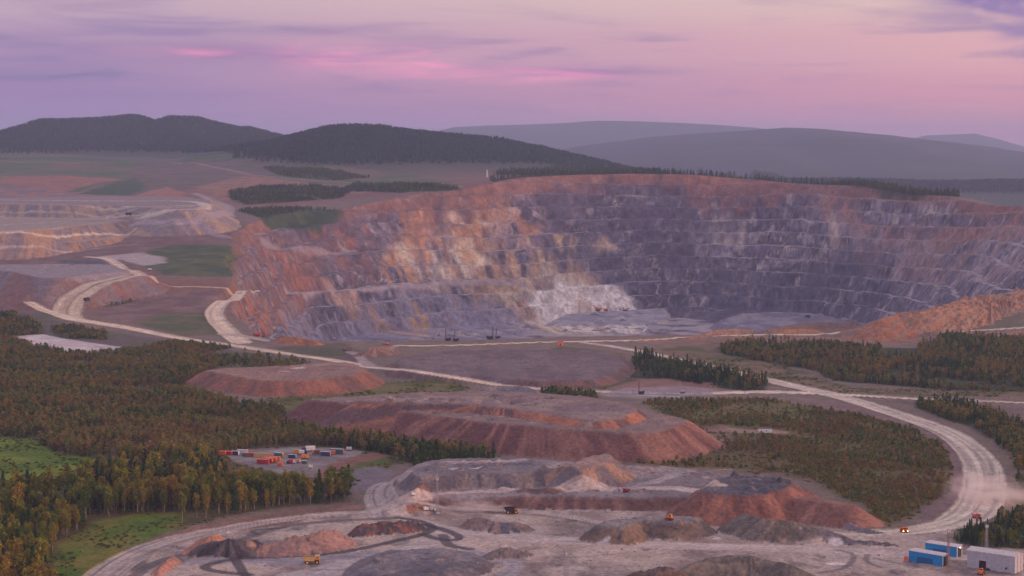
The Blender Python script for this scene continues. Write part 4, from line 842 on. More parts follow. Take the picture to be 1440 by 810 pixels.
def scatter(name, pts, scl, rot, kind, sources, **props):
    """many small copies as one object: points that carry size, turn and kind"""
    me = bpy.data.meshes.new(name); me.vertices.add(len(pts)); me.vertices.foreach_set('co', np.asarray(pts, np.float32).ravel())
    a = me.attributes.new('scl', 'FLOAT_VECTOR', 'POINT'); a.data.foreach_set('vector', np.asarray(scl, np.float32).ravel())
    a = me.attributes.new('rot', 'FLOAT', 'POINT'); a.data.foreach_set('value', np.asarray(rot, np.float32))
    a = me.attributes.new('kin', 'INT', 'POINT'); a.data.foreach_set('value', np.asarray(kind, np.int32))
    o = link(name, me, kind='stuff', **props)
    t = bpy.data.node_groups.new(name, 'GeometryNodeTree'); t.interface.new_socket('Geometry', in_out='INPUT', socket_type='NodeSocketGeometry'); t.interface.new_socket('Geometry', in_out='OUTPUT', socket_type='NodeSocketGeometry')
    gi = t.nodes.new('NodeGroupInput'); go = t.nodes.new('NodeGroupOutput'); jn = t.nodes.new('GeometryNodeJoinGeometry'); t.links.new(jn.outputs[0], go.inputs[0])
    def attr(nm_, ty):
        n = t.nodes.new('GeometryNodeInputNamedAttribute'); n.data_type = ty; n.inputs[0].default_value = nm_; return n.outputs[0]
    s_, r_, k_ = attr('scl', 'FLOAT_VECTOR'), attr('rot', 'FLOAT'), attr('kin', 'INT')
    cx = t.nodes.new('ShaderNodeCombineXYZ'); t.links.new(r_, cx.inputs[2])
    for i, so_ in enumerate(sources):
        oi = t.nodes.new('GeometryNodeObjectInfo'); oi.inputs[0].default_value = so_; oi.inputs['As Instance'].default_value = True
        cp = t.nodes.new('FunctionNodeCompare'); cp.data_type = 'INT'; cp.operation = 'EQUAL'; t.links.new(k_, cp.inputs[2]); cp.inputs[3].default_value = i
        ip = t.nodes.new('GeometryNodeInstanceOnPoints'); t.links.new(gi.outputs[0], ip.inputs['Points']); t.links.new(cp.outputs[0], ip.inputs['Selection']); t.links.new(oi.outputs['Geometry'], ip.inputs['Instance'])
        t.links.new(cx.outputs[0], ip.inputs['Rotation']); t.links.new(s_, ip.inputs['Scale']); t.links.new(ip.outputs[0], jn.inputs[0])
    md = o.modifiers.new('scatter', 'NODES'); md.node_group = t
    return o

def jgrid(poly, sp, m=0):
    lo, hi = poly.min(0)-m, poly.max(0)+m
    lo[0] = max(lo[0], -.42*hi[1]); hi[0] = min(hi[0], .42*hi[1])
    xs = np.arange(lo[0], hi[0], sp); yy = np.arange(lo[1], hi[1], sp); gx, gy = np.meshgrid(xs, yy); gx = gx.ravel(); gy = gy.ravel()
    gx = gx+rng.uniform(-.5, .5, len(gx))*sp*1.1; gy = gy+rng.uniform(-.5, .5, len(gy))*sp*1.1
    k_ = (gy > 900) & (np.abs(gx/gy) < .33); return gx[k_], gy[k_]
T = []   # x, y, z, h, birch?, tag
for poly, sp, h0, h1, kw, holes, tag in FOREST:
    x, y = jgrid(poly, sp)
    d = sdist(poly, x, y)+fbm(x, y, 30, 3, 400)*8
    ok = d < 0
    for h in holes: ok &= sdist(h, x, y)+fbm(x, y, 18, 3, 401)*6 > 1
    ok &= (samp(NOTREE, x, y) < .25) & (samp(CLS, x, y) < 10) & (samp(CLS, x, y) != 1) & (samp(VEG, x, y) > .3)
    gap = fbm(x, y, 45, 4, 402); ok &= rng.random(len(x)) < np.clip(1.1-1.1*ss(.08, .4, gap), .12, 1)
    x, y = x[ok], y[ok]; z = Hs(x, y)-.15
    bz = fbm(x, y, 60, 3, 403)*.45+rng.uniform(-.35, .35, len(x))+.5 < kw[0]
    hh = (h0+(h1-h0)*rng.random(len(x)))*(1+.18*fbm(x, y, 70, 3, 404))
    hh = hh*np.where(rng.random(len(x)) < .12, 1.18, 1)
    if tag == 'left': hh = hh*np.interp(y+fbm(x, y, 60, 2, 405)*60, [1450, 1640, 2300], [1, .5, .36])
    hh = hh*rng.uniform(.62, 1.1, len(hh))
    T.append(np.stack([x, y, z, hh, bz, np.full(len(x), {'left': 1, 'right': 2}.get(tag, 0))], 1))
T = np.vstack(T)
# single birches standing on their own
SOLO = [at(1404+dx, 682+dy)[:2] for dx, dy in ((0, 0),)]
du_ = 720+F*T[:, 0]/(T[:, 1]*.992); inview = (du_ > 2) & (du_ < 1438) & (T[:, 1] > 1152)
order = np.argsort(T[:, 1]+np.where(inview, 0, 1e6)); used = np.zeros(len(T), bool)
nb = npn = 0
def stand(u, v, birch_):
    k_ = 'birch' if birch_ else 'dark conifer'
    if u > 1250: return f'young {k_} in the small wood behind the white hangar'
    if u < 150 and v > 745: return f'rusty tinged {k_} crowding the bottom left corner below the lower clearing' if birch_ else 'dark conifer crowding the bottom left corner below the lower clearing'
    if u < 260: return f'tall {k_} in the belt between the two green clearings' if birch_ else 'dark conifer in the belt between the two green clearings'
    return f'tall pale trunked {k_} in the wood edge above the curved haul road' if birch_ else 'dark conifer in the wood edge above the curved haul road'
for i in order:
    if not inview[i] or T[i, 5] == 0: continue
    bi = T[i, 4] > .5
    if bi and nb >= 290 or (not bi) and npn >= 240: continue
    x, y, z, h = T[i, :4]; bq = ((HC-z)/y); v = 405+F*math.tan(math.atan(bq)-TH); u = du_[i]
    if v > 850: continue
    used[i] = True
    if bi: nb += 1; pr = B_ME[rng.integers(4)]; nm = 'birch_tree'
    else: npn += 1; pr = P_ME[rng.integers(3)]; nm = 'conifer_tree'
    e = bpy.data.objects.new(nm, None); COL.objects.link(e); e.location = (x, y, z); e.rotation_euler = (0, 0, rng.random()*6.28)
    wv = .85+.4*rng.random(); s_ = h/15; e.scale = (s_*wv, s_*wv, s_)
    lb = stand(u, v, bi); e['label'] = lb; e['category'] = 'tree'; e['group'] = lb
    for cn, me in (('trunk', pr[0]), ('crown', pr[1])): link(cn, me, e)
rest = T[~used]
def scat_trees(name, sel, near, mid, **props):
    if not sel.any(): return
    r_ = rest[sel]; nk = r_[:, 1] < 1550; kind_ = np.where(nk, rng.integers(0, len(near), len(r_)), len(near)+rng.integers(0, len(mid), len(r_)))
    low_ = (r_[:, 3] < 7.5) & (rng.random(len(r_)) < .75); kind_ = np.where(low_, len(near)+len(mid)+rng.integers(0, 3, len(r_)), kind_)
    s_ = r_[:, 3]/15; wv = (.8+.6*rng.random(len(r_)))*np.where(r_[:, 3] < 8, 1.5, 1)
    scatter(name, r_[:, :3], np.stack([s_*wv, s_*wv, s_], 1), rng.random(len(r_))*6.28, kind_, near+mid+(SCRUB if near is NEARB else DSCRUB), **props)
scat_trees('birch_woodland', rest[:, 4] > .5, NEARB, MIDB, label='olive and rusty birch woodland spreading over the lower ground', category='woodland')
scat_trees('conifer_woodland', rest[:, 4] <= .5, NEARP, MIDP, label='dark green conifers mixed through the woods', category='woodland')
# forest of the far hills
hp = np.array([(-3400., 5650.), (3200., 5650.), (3200., 10300.), (-3400., 10300.)])
x, y = jgrid(hp, 17); ok = samp(HILL, x, y) > rng.random(len(x))*.8+.1; x, y = x[ok], y[ok]
hs_ = 13+8*rng.random(len(x))
scatter('hillside_forest', np.stack([x, y, Hs(x, y)-.5], 1), np.stack([hs_/15*1.15, hs_/15*1.15, hs_/15], 1), rng.random(len(x))*6.28, rng.integers(0, 3, len(x)), FARP, label='unbroken dark forest on the two nearer hills', category='forest')
# undergrowth
poly = PD([(-60,1080),(1500,1080),(1500,2300),(-60,2300)]); x, y = jgrid(poly, 4.2)
vg = samp(VEG, x, y); ok = (vg > .15) & (samp(CLS, x, y) < 1) & (samp(NOTREE, x, y) < .4) & (rng.random(len(x)) < np.where(vg > .8, .5, .75)) & (fbm(x, y, 25, 3, 420) > -.35+.25*(vg < .8))
x, y = x[ok], y[ok]; hb = .35+1.1*rng.random(len(x))**2
scatter('undergrowth', np.stack([x, y, Hs(x, y)-.1], 1), np.stack([hb*1.3, hb*1.3, hb], 1), rng.random(len(x))*6.28, rng.integers(0, 3, len(x)), BUSH, label='low shrubs and saplings over the clearings and woodland floor', category='undergrowth')
# loose rock on the working floor and rubble slopes
poly = PD([(150,1140),(1300,1140),(1300,1500),(150,1500)]); x, y = jgrid(poly, 2.6)
rg = samp(ROUGH, x, y); flo_ok = sdist(paint2, x, y) < -2
ok = flo_ok & (samp(ROADM, x, y) < .3) & (rng.random(len(x)) < np.clip(rg*.32, .05, .45))
x, y = x[ok], y[ok]; hb = .22+1.0*rng.random(len(x))**4
scatter('loose_rocks', np.stack([x, y, Hs(x, y)+.05], 1), np.stack([hb, hb, hb], 1), rng.random(len(x))*6.28, rng.integers(0, 3, len(x)), ROCKS, label='scattered grey boulders and stones on the working floor', category='rocks')
print('TREES', len(T), nb, npn, 'hill', )
def dust(p, r, dens, label):
    c = np.array(p); bm_ = np.array([(math.cos(a)*math.cos(e_), math.sin(a)*math.cos(e_), math.sin(e_)) for e_ in np.linspace(-1.5, 1.5, 9) for a in np.linspace(0, 2*math.pi, 17)[:-1]])
    f = np.array([(i*16+j, i*16+(j+1) % 16, (i+1)*16+(j+1) % 16, (i+1)*16+j) for i in range(8) for j in range(16)])
    m = new_mat('dust'); b = NB(m); o = b.n('ShaderNodeOutputMaterial'); pv = b.n('ShaderNodeVolumePrincipled'); b.l(pv.outputs[0], o.inputs['Volume']); pv.inputs['Color'].default_value = (.95, .8, .74, 1)
    tcn = b.n('ShaderNodeTexCoord'); ln = b.n('ShaderNodeVectorMath', operation='LENGTH'); b.l(tcn.outputs['Object'], ln.inputs[0])
    fo = b.n('ShaderNodeMapRange'); b.l(ln.outputs['Value'], fo.inputs[0]); fo.inputs[1].default_value = 1; fo.inputs[2].default_value = 0; fo.inputs[3].default_value = 0; fo.inputs[4].default_value = 1.4
    n_ = b.n('ShaderNodeTexNoise'); n_.inputs['Scale'].default_value = 2.6; n_.inputs['Detail'].default_value = 3; b.l(tcn.outputs['Object'], n_.inputs['Vector'])
    nm_ = b.n('ShaderNodeMapRange'); b.l(n_.outputs[0], nm_.inputs[0]); nm_.inputs[1].default_value = .38; nm_.inputs[2].default_value = .65; nm_.inputs[3].default_value = 0; nm_.inputs[4].default_value = dens
    mu = b.n('ShaderNodeMath', operation='MULTIPLY'); b.l(fo.outputs[0], mu.inputs[0]); b.l(nm_.outputs[0], mu.inputs[1]); b.l(mu.outputs[0], pv.inputs['Density'])
    o = link('dust_plume', mesh_from('dust_plume', bm_, f, [m]), kind='stuff', label=label, category='dust'); o.location = p; o.scale = r
p_ = at(672, 719); dust((p_[0], p_[1], p_[2]+2.5), (26, 10, 5), .16, 'pink dust trailing behind the yellow cabbed truck')
p_ = at(1392, 705); dust((p_[0], p_[1], p_[2]+6), (34, 60, 13), .05, 'rosy dust drifting over the wide road bend')
# ------------------------------------------------------------------ made things
def box(a, b):
    v = [(x, y, z) for x in (a[0], b[0]) for y in (a[1], b[1]) for z in (a[2], b[2])]
    return v, [(0,1,3,2),(4,6,7,5),(0,4,5,1),(2,3,7,6),(0,2,6,4),(1,5,7,3)]
def prism(prof, y0, y1):             # side profile (x, z) drawn out across y
    n = len(prof); v = [(x, y0, z) for x, z in prof]+[(x, y1, z) for x, z in prof]
    return v, [tuple(range(n))[::-1], tuple(range(n, 2*n))]+[(i, (i+1) % n, n+(i+1) % n, n+i) for i in range(n)]
def cyl(c, axis, r, h, k=14, r2=None):
    c = np.array(c, float); ax = {'x': (1,0,0), 'y': (0,1,0), 'z': (0,0,1)}[axis]; ax = np.array(ax, float)
    a = np.array((0,0,1.)) if axis != 'z' else np.array((1.,0,0)); b_ = np.cross(ax, a); r2 = r if r2 is None else r2
    v = [tuple(c+ax*(-h/2 if i == 0 else h/2)+(a*math.cos(t)+b_*math.sin(t))*(r if i == 0 else r2)) for i in (0, 1) for t in [2*math.pi*j/k for j in range(k)]]
    return v, [tuple(range(k))[::-1], tuple(range(k, 2*k))]+[(j, (j+1) % k, k+(j+1) % k, k+j) for j in range(k)]
def bar(p, q, r=.08, k=4):
    v, f = tube([p, q], [r, r], k); return v.tolist(), [tuple(i) for i in f.tolist()]+[tuple(range(k))[::-1], tuple(range(k, 2*k))]
def build(name, parts, mat, parent=None, bevel=0, **props):
    vs = []; fs = []
    for v, f in parts: o = len(vs); vs += [tuple(p) for p in v]; fs += [tuple(i+o for i in q) for q in f]
    me = bpy.data.meshes.new(name); me.from_pydata(vs, [], fs); me.materials.append(mat); me.update()
    o = link(name, me, parent, **props)
    if bevel: m = o.modifiers.new('bevel', 'BEVEL'); m.width = bevel; m.segments = 1; m.limit_method = 'ANGLE'
    return o
def thing(name, label, cat, p, rz=0, s=1, group=None):
    e = bpy.data.objects.new(name, None); COL.objects.link(e); e.location = p; e.rotation_euler = (0, 0, rz); e.scale = (s, s, s)
    e['label'] = label; e['category'] = cat
    if group: e['group'] = group
    return e
def copy_tree(o, parent=None):
    c = o.copy(); COL.objects.link(c); c.parent = parent
    for ch in [x_ for x_ in bpy.data.objects if x_.parent == o]: copy_tree(ch, c)
    return c
def g(u, v, dz=0): p = at(u, v); p[2] += dz; return tuple(p)
K = {}
for n_, c_, r_ in (('yellow', (214,150,40), .5), ('tan', (190,150,96), .6), ('orange', (216,104,36), .5), ('rubber', (38,34,36), .9), ('steel', (96,92,96), .6), ('dark', (44,38,40), .8), ('white', (206,200,200), .6),
                   ('glass', (40,46,58), .15), ('red', (176,44,36), .5), ('blue', (0,132,190), .5), ('deepblue', (4,84,136), .5), ('hull', (176,170,176), .55), ('roofg', (196,182,178), .6), ('maroon', (64,30,34), .8),
                   ('navy', (44,56,104), .5), ('teal', (60,104,104), .5), ('salmon', (220,112,88), .55), ('wood', (140,112,98), .9), ('galv', (150,140,142), .5), ('sand', (186,146,100), .7), ('brown', (110,66,54), .7), ('skyblue', (120,160,200), .5)):
    K[n_] = flat(n_+'_paint' if n_ not in ('rubber', 'glass', 'wood', 'steel') else n_, c_, r_, var=.18, scale=.6)
K['lamp'] = flat('lit_lamp', (255,230,170), .4, emit=((255,214,120), 14)); K['lampdim'] = flat('lamp_glass', (220,215,200), .3); K['flood'] = flat('lit_floodlight', (255,240,220), .4, emit=((255,240,220), 5))

def wheels(t, spots, r, w_, rimmat):
    for (x, y) in spots:
        wh = build('wheel', [cyl((x, y, r), 'y', r, w_, 18)], K['rubber'], t, bevel=.08)
        s_ = 1 if y > 0 else -1
        build('rim', [cyl((x, y+s_*(w_/2+.02), r), 'y', r*.52, .08, 14)], rimmat, wh)
def haul_truck(label, p, rz, body='yellow', tray='tan', s=1, lit=False):
    t = thing('haul_truck', label, 'dump truck', p, rz, s, 'haul trucks of the mine')
    build('chassis', [box((-4.2,-1.2,1.1), (4.2,1.2,1.7)), box((-3.2,-1.9,.9), (-2.6,1.9,1.6)), box((2.4,-2.0,1.0), (3.0,2.0,1.5))], K['steel'], t)
    side = [(-5.1,3.9),(-4.9,3.2),(-3.3,2.0),(1.6,2.1),(2.3,3.6),(2.3,4.7),(-5.0,4.5)]
    tr = build('dump_body', [prism(side, -2.75, -2.55), prism(side, 2.55, 2.75), prism([(-5.05,3.3),(-3.3,1.95),(1.6,2.05),(1.6,2.3),(-3.3,2.2),(-4.95,3.6)], -2.55, 2.55),
                            prism([(1.6,2.05),(2.35,3.6),(2.35,4.7),(5.0,5.0),(5.0,5.2),(2.1,4.95),(2.1,3.6),(1.5,2.3)], -2.75, 2.75)], K[tray], t, bevel=.04)
    for k_ in range(5): build('rib', [box((-3.2+k_*1.1,-2.88,2.15), (-2.95+k_*1.1,-2.75,4.4)), box((-3.2+k_*1.1,2.75,2.15), (-2.95+k_*1.1,2.88,4.4))], K[tray], tr)
    build('hood', [prism([(2.4,1.5),(4.9,1.5),(4.9,2.9),(4.6,3.2),(2.4,3.3)], -1.5, 1.5)], K[body], t, bevel=.05)
    build('deck', [box((2.4,-2.7,3.0), (4.7,2.7,3.15)), box((4.5,-2.7,1.3), (4.75,-1.6,3.0)), box((4.5,1.6,1.3), (4.75,2.7,3.0))], K[body], t)
    build('railing', [bar((4.65,-2.6,3.9), (4.65,.3,3.9), .04)]+[bar((4.65,y_,3.15), (4.65,y_,3.9), .03) for y_ in (-2.6,-1.6,-.6,.3)], K[body], t)
    c = build('cab', [box((2.7,.5,3.15), (4.4,2.4,4.7)), box((2.6,.4,4.7), (4.6,2.5,4.82))], K[body], t, bevel=.05)
    build('window', [box((4.4,.7,3.75), (4.43,2.2,4.5)), box((2.9,2.4,3.75), (4.2,2.43,4.5)), box((2.9,.47,3.75), (4.2,.5,4.5))], K['glass'], c)
    build('grille', [box((4.9,-1.1,1.6), (4.95,1.1,2.8))], K['dark'], t)
    wheels(t, [(3.2,2.15),(3.2,-2.15)], 1.3, .95, K[body]); wheels(t, [(-2.6,1.95),(-2.6,-1.95)], 1.3, 1.7, K[body])
    for y_ in (-2.1, 2.1): build('headlight', [cyl((4.82,y_,1.75), 'x', .38 if lit else .22, .14, 12)], K['lamp' if lit else 'lampdim'], t)
    return t
haul_truck('tan yellow dump truck on the dark track before the long pink grey rock pile', g(438,793), R(8))
haul_truck('orange dump truck with both headlights shining at the foot of the red tip', g(1271,748), R(-82), 'orange', 'orange', .66, True)
haul_truck('orange dump truck in the dust where the wide road bends, just above the trees', g(1373,729), R(-75), 'salmon', 'salmon', .66)
haul_truck('bright yellow cabbed truck with a dark tipping body raising dust on the middle road', g(719,722), R(5), 'yellow', 'dark', .9)
haul_truck('dark loaded truck alone on the rutted loop road at the far left', g(122,423), R(60), 'brown', 'dark', .95)
haul_truck('tiny pale truck on the road junction left of the pit', g(337,413), R(10), 'white', 'white', .75)
haul_truck('tiny grey truck crossing the terraced tip at the far left', g(181,305,3), R(180), 'steel', 'dark', 1.3)
haul_truck('small grey truck on the pale bench road inside the pit, right of the floor', g(1136,447), R(170), 'steel', 'dark', 1.2)
def tracks(t, L_, w_, h, y):
    prof = [(-L_/2+.3,0),(L_/2-.3,0),(L_/2,h*.5),(L_/2-.3,h),(-L_/2+.3,h),(-L_/2,h*.5)]
    for s_ in (-1, 1): build('crawler_track', [prism(prof, s_*y-w_/2, s_*y+w_/2)], K['dark'], t, bevel=.06)
def bulldozer(label, p, rz, s=1):
    t = thing('bulldozer', label, 'bulldozer', p, rz, s); tracks(t, 4.6, .7, 1.3, 1.4)
    build('body', [box((-1.8,-1.05,.7), (2.3,1.05,2.1)), box((.2,-.75,2.1), (2.2,.75,2.5))], K['orange'], t, bevel=.08)
    c = build('cab', [box((-1.4,-.9,2.1), (.2,.9,3.7)), box((-1.6,-1,3.7), (.4,1,3.85))], K['yellow'], t, bevel=.05); build('window', [box((.2,-.75,2.5), (.23,.75,3.5)), box((-1.2,.9,2.5), (0,.93,3.5)), box((-1.2,-.93,2.5), (0,-.9,3.5))], K['glass'], c)
    build('blade', [prism([(3.0,.1),(3.3,.1),(3.2,.8),(3.4,1.6),(3.1,1.6),(2.95,.8)], -2.3, 2.3)], K['orange'], t); build('push_arm', [bar((3,1.9,.6), (0,1.9,.6), .12), bar((3,-1.9,.6), (0,-1.9,.6), .12)], K['orange'], t)
    build('ripper', [bar((-1.8,0,1.2), (-3,0,1.0), .2), bar((-3,0,1.2), (-3.1,0,0), .12)], K['orange'], t)
    return t
bulldozer('orange bulldozer on the flat topped rock bench', g(942,731), R(150), .95)
def loader(label, p, rz, s=1):
    t = thing('wheel_loader', label, 'loader', p, rz, s); wheels(t, [(1.9,1.25),(1.9,-1.25),(-1.7,1.25),(-1.7,-1.25)], .95, .7, K['orange'])
    build('body', [prism([(-3.2,1.0),(-3.2,2.3),(-2.8,2.5),(-.6,2.7),(-.6,1.0)], -1.15, 1.15), box((-.6,-.7,.9), (2.3,.7,1.6))], K['orange'], t, bevel=.08)
    c = build('cab', [box((-.7,-.8,1.6), (.8,.8,3.5)), box((-.9,-.9,3.5), (1,.9,3.65))], K['orange'], t, bevel=.05); build('window', [box((.8,-.65,2.2), (.83,.65,3.3)), box((-.5,.8,2.2), (.6,.83,3.3)), box((-.73,-.6,2.7), (-.7,.6,3.4)), box((-.5,-.83,2.2), (.6,-.8,3.3))], K['glass'], c)
    build('lift_arm', [bar((1,.6,2), (3.4,.6,.8), .14), bar((1,-.6,2), (3.4,-.6,.8), .14)], K['orange'], t)
    build('bucket', [prism([(3.3,.15),(4.6,.1),(3.9,.6),(3.5,1.5),(3.2,1.4)], -1.5, 1.5)], K['steel'], t)
    for y_ in (-.8, .8): build('tail_light', [box((-3.25,y_-.12,1.9), (-3.2,y_+.12,2.1))], K['red'], t)
    return t
loader('orange wheel loader parked before the pale hangar, bottom right', g(1380,808), R(60), 1.0)
def excavator(label, p, rz, s=1, col='orange', up=True):
    t = thing('excavator', label, 'excavator', p, rz, s, 'excavators'); tracks(t, 5.4, .9, 1.3, 1.6)
    build('house', [box((-3.4,-1.7,1.5), (1.6,1.7,3.3)), cyl((0,0,1.35), 'z', 1.1, .5)], K[col], t, bevel=.1)
    build('counterweight', [prism([(-4.2,1.7),(-3.4,1.6),(-3.4,3.2),(-4.0,3.1)], -1.6, 1.6)], K['dark'], t)
    c = build('cab', [box((1.0,.5,1.6), (2.6,1.7,4.0))], K[col], t, bevel=.06); build('window', [box((2.6,.6,2.5), (2.63,1.6,3.8)), box((1.2,1.7,2.6), (2.4,1.73,3.7))], K['glass'], c)
    build('boom', [prism([(1.2,2.2),(1.8,2.0),(4.6,5.4),(7.2,5.0),(7.2,5.5),(4.4,6.2)], -.9, -.3)], K[col], t)
    build('stick', [prism([(6.8,5.7),(7.4,5.6),(7.0,2.2),(6.6,2.2)], -.8, -.4)], K[col], t)
    build('bucket', [prism([(6.4,2.4),(7.4,2.2),(7.3,1.0),(6.2,.8),(5.6,1.6)], -1.4, .2)], K['dark'], t)
    return t
excavator('orange red mining shovel on the pale platform at the pit bottom', g(841,437), R(175), 2.1)
excavator('second orange shovel close beside the orange red one on the pit platform', g(852,437), R(5), 1.5, 'orange')
excavator('white and black loading shovel in front of a dark rock mound on the pit platform', g(879,437), R(160), 1.9, 'white')
excavator('crimson tracked machine at the head of the junction road, left of the pit', g(362,473), R(10), 1.3, 'red')
excavator('smaller crimson machine touching the first at the junction road', g(371,474), R(-150), .95, 'red')
excavator('white tracked machine on the pit lip by the orange bank', g(471,478), R(160), 1.0, 'white')
excavator('brown excavator where two tracks meet left of the grey terrace', g(486,494), R(20), .9, 'brown')
excavator('orange excavator on top of the brown pile', g(544,485), R(190), .8, 'orange')
excavator('dark machine on the rubble of the terraced tip, above the red face', g(880,692), R(180), .7, 'red')
def drill(label, p, rz, s=1, lean=0.0, col='dark'):
    t = thing('drill_rig', label, 'drill rig', p, rz, s, 'drill rigs lined up on the near edge of the pit'); tracks(t, 6, .8, 1.2, 1.5)
    build('body', [box((-3.5,-1.4,1.3), (2.4,1.4,3.3)), box((2.4,.2,1.3), (3.9,1.4,3.9))], K[col], t, bevel=.06)
    H_ = 15; q_ = lambda x, y, z: (x+lean*z, y, z)
    build('mast', [bar(q_(x, y, 1), q_(x, y, H_), .14) for x in (-3.6,-2.6) for y in (-.5,.5)]+[bar(q_(-3.6 if k_ % 2 else -2.6, -.5, 1+k_*1.4), q_(-2.6 if k_ % 2 else -3.6, .5, 2.4+k_*1.4), .09) for k_ in range(9)], K[col], t)
    build('drill_pipe', [bar(q_(-3.1,0,.2), q_(-3.1,0,H_-1), .16)], K['steel'], t)
    return t
for lb, u, v, ln, s_ in (('stub masted drill rig, first of the line on the pit edge', 609, 477, 0, .55), ('short drill rig with an upright mast, second in the line on the pit edge', 617, 472, 0, .6), ('upright dark drill rig, third in the line on the pit edge', 630, 479, .02, 1),
                     ('right leaning dark drill rig, fourth in the line on the pit edge', 641, 480, .16, 1), ('tall thin upright drill rig next to the tallest, right end of the line', 689, 477, 0, 1.15), ('tallest drill rig, leaning right, last in the line on the pit edge', 700, 476, .12, 1.4)):
    drill(lb, g(u, v), R(180) if ln <= 0 else 0, s_, ln if ln > 0 else 0)
drill('dark upright drill rig on the pale yard by the tree belt', g(902,554), 0, .8)
drill('pale drill rig with a thin mast in the middle of the roadside yard', g(960,553), 0, .85, 0, 'galv')

# buildings
def frame_on(u0, v0, u1, v1):
    a, b_ = at(u0, v0), at(u1, v1); z = min(a[2], b_[2])-.2; d = b_-a; return a, math.atan2(d[1], d[0]), math.hypot(d[0], d[1]), z
def blue_shed(label, c0, c1, H_, D_, light=False):
    a, rz, L_, z = frame_on(*c0, *c1); t = thing('workshop', label, 'building', (a[0], a[1], z), rz, 1, 'blue sheds beside the pale hangar')
    w_ = build('wall', [box((0,0,0), (L_-.3,.2,H_)), box((0,D_-.2,0), (L_-.3,D_,H_)), box((0,.2,0), (.2,D_-.2,H_))], K['blue'], t)
    build('corrugation', [box((x_,-.06,.1), (x_+.12,-.003,H_-.05)) for x_ in np.arange(.3, L_-.5, 1.1)], K['blue'], w_)
    build('end_frame', [box((L_-.3,-.05,0), (L_,.35,H_)), box((L_-.3,D_-.35,0), (L_,D_+.05,H_)), box((L_-.3,.35,H_-.4), (L_,D_-.35,H_))], K['white'], t)
    build('opening_shade', [box((L_-.28,.36,.05), (L_-.2,D_-.36,H_-.42))], K['dark'], t)  # dark sheet across the open end, in place of the shade inside
    build('roof', [prism([(0,0),(0,.25),(1,.25)], 0, 1) if 0 else ([(-.3,-.35,H_),(L_+.2,-.35,H_),(L_+.2,D_+.35,H_+.5),(-.3,D_+.35,H_+.5),(-.3,-.35,H_+.25),(L_+.2,-.35,H_+.25),(L_+.2,D_+.35,H_+.75),(-.3,D_+.35,H_+.75)], [(0,3,2,1),(4,5,6,7),(0,1,5,4),(1,2,6,5),(2,3,7,6),(3,0,4,7)])], K['roofg'], t)
    build('door', [box((L_*.24,-.16,.1), (L_*.70,-.07,H_*.58))], K['deepblue'], t)
    build('plinth', [box((-.15,-.22,-.6), (L_+.1,D_+.2,.12))], K['brown'], t)
    if light: build('floodlight', [cyl((L_+.4,D_*.5,H_-.6), 'z', .28, .4, 10)], K['flood'], t)
blue_shed('nearer bright blue shed with a darker blue door and a pale roof edge', (1278,789), (1326,797), 6.6, 6)
blue_shed('rear blue shed with a lamp on its open end, behind the other blue shed', (1301,777), (1346,784), 6.4, 6, True)
a, rz, L_, z = frame_on(1360, 797, 1427, 807)
t = thing('hangar', 'long pale grey metal hangar with a dark doorway, bottom right corner', 'building', (a[0], a[1], z), rz); H_, D_ = 10.2, 11
wl = build('wall', [box((0,0,0), (L_*.25,.25,H_)), box((L_*.25,0,5.2), (L_*.47,.25,H_)), box((L_*.47,0,0), (L_,.25,H_)), box((0,D_-.25,0), (L_,D_,H_)), box((0,.25,0), (.25,D_-.25,H_)), box((L_-.25,.25,0), (L_,D_-.25,H_))], K['hull'], t)
build('seam', [box((x_,-.06,.1), (x_+.1,-.003,H_-.1)) for x_ in np.arange(1.2, L_-.5, 1.5) if not (L_*.24 < x_ < L_*.48)], K['hull'], wl)
build('gutter', [box((L_*.2-.1,-.16,.1), (L_*.2+.1,-.07,H_)), box((L_*.77-.1,-.16,.1), (L_*.77+.1,-.07,H_)), box((-.2,-.42,H_-.25), (L_+.2,-.14,H_-.02))], K['white'], t)
build('doorway', [box((L_*.26,1.2,.05), (L_*.46,1.3,5.1))], K['maroon'], t)
build('door', [box((L_*.40,.02,.05), (L_*.47,.2,5.15))], K['hull'], t)
build('material_heap', [cyl((L_*.44,-1.2,.7), 'z', 2.4, 1.5, 9, 1.2)], K['dark'], t)
build('window', [box((L_*.80,-.1,2.2), (L_*.84,-.01,3.3))], K['glass'], t)
pr_ = [(-.4, H_), (D_/2, H_+1.5), (D_+.4, H_), (D_+.4, H_+.25), (D_/2, H_+1.78), (-.4, H_+.25)]
build('roof', [([(-.4, y_, z_) for y_, z_ in pr_]+[(L_+.4, y_, z_) for y_, z_ in pr_], [(0,1,4,5),(1,2,3,4),(11,10,7,6),(10,9,8,7),(0,6,7,1),(1,7,8,2),(2,8,9,3),(3,9,10,4),(4,10,11,5),(5,11,6,0)])], K['roofg'], t)
build('gable', [([(L_-.2, 0, H_), (L_-.2, D_, H_), (L_-.2, D_/2, H_+1.48), (.2, 0, H_), (.2, D_, H_), (.2, D_/2, H_+1.48)], [(0,1,2),(5,4,3)])], K['hull'], t)
build('end_trim', [box((L_+.01,D_*.3,0), (L_+.14,D_*.3+.3,H_)), box((L_+.01,D_*.72,0), (L_+.14,D_*.72+.3,H_))], K['wood'], t)
a, rz, L_, z = frame_on(1067, 608.5, 1086, 608.5)
t = thing('cabin', 'small white cabin with a pale blue edge alone in the right hand woodland', 'building', (a[0], a[1], z), rz)
cw = build('wall', [box((0,0,0), (L_,3,3.6))], K['white'], t); build('seam', [box((x_,-.05,.1), (x_+.12,-.003,3.5)) for x_ in (L_*.33, L_*.66)], K['skyblue'], cw)
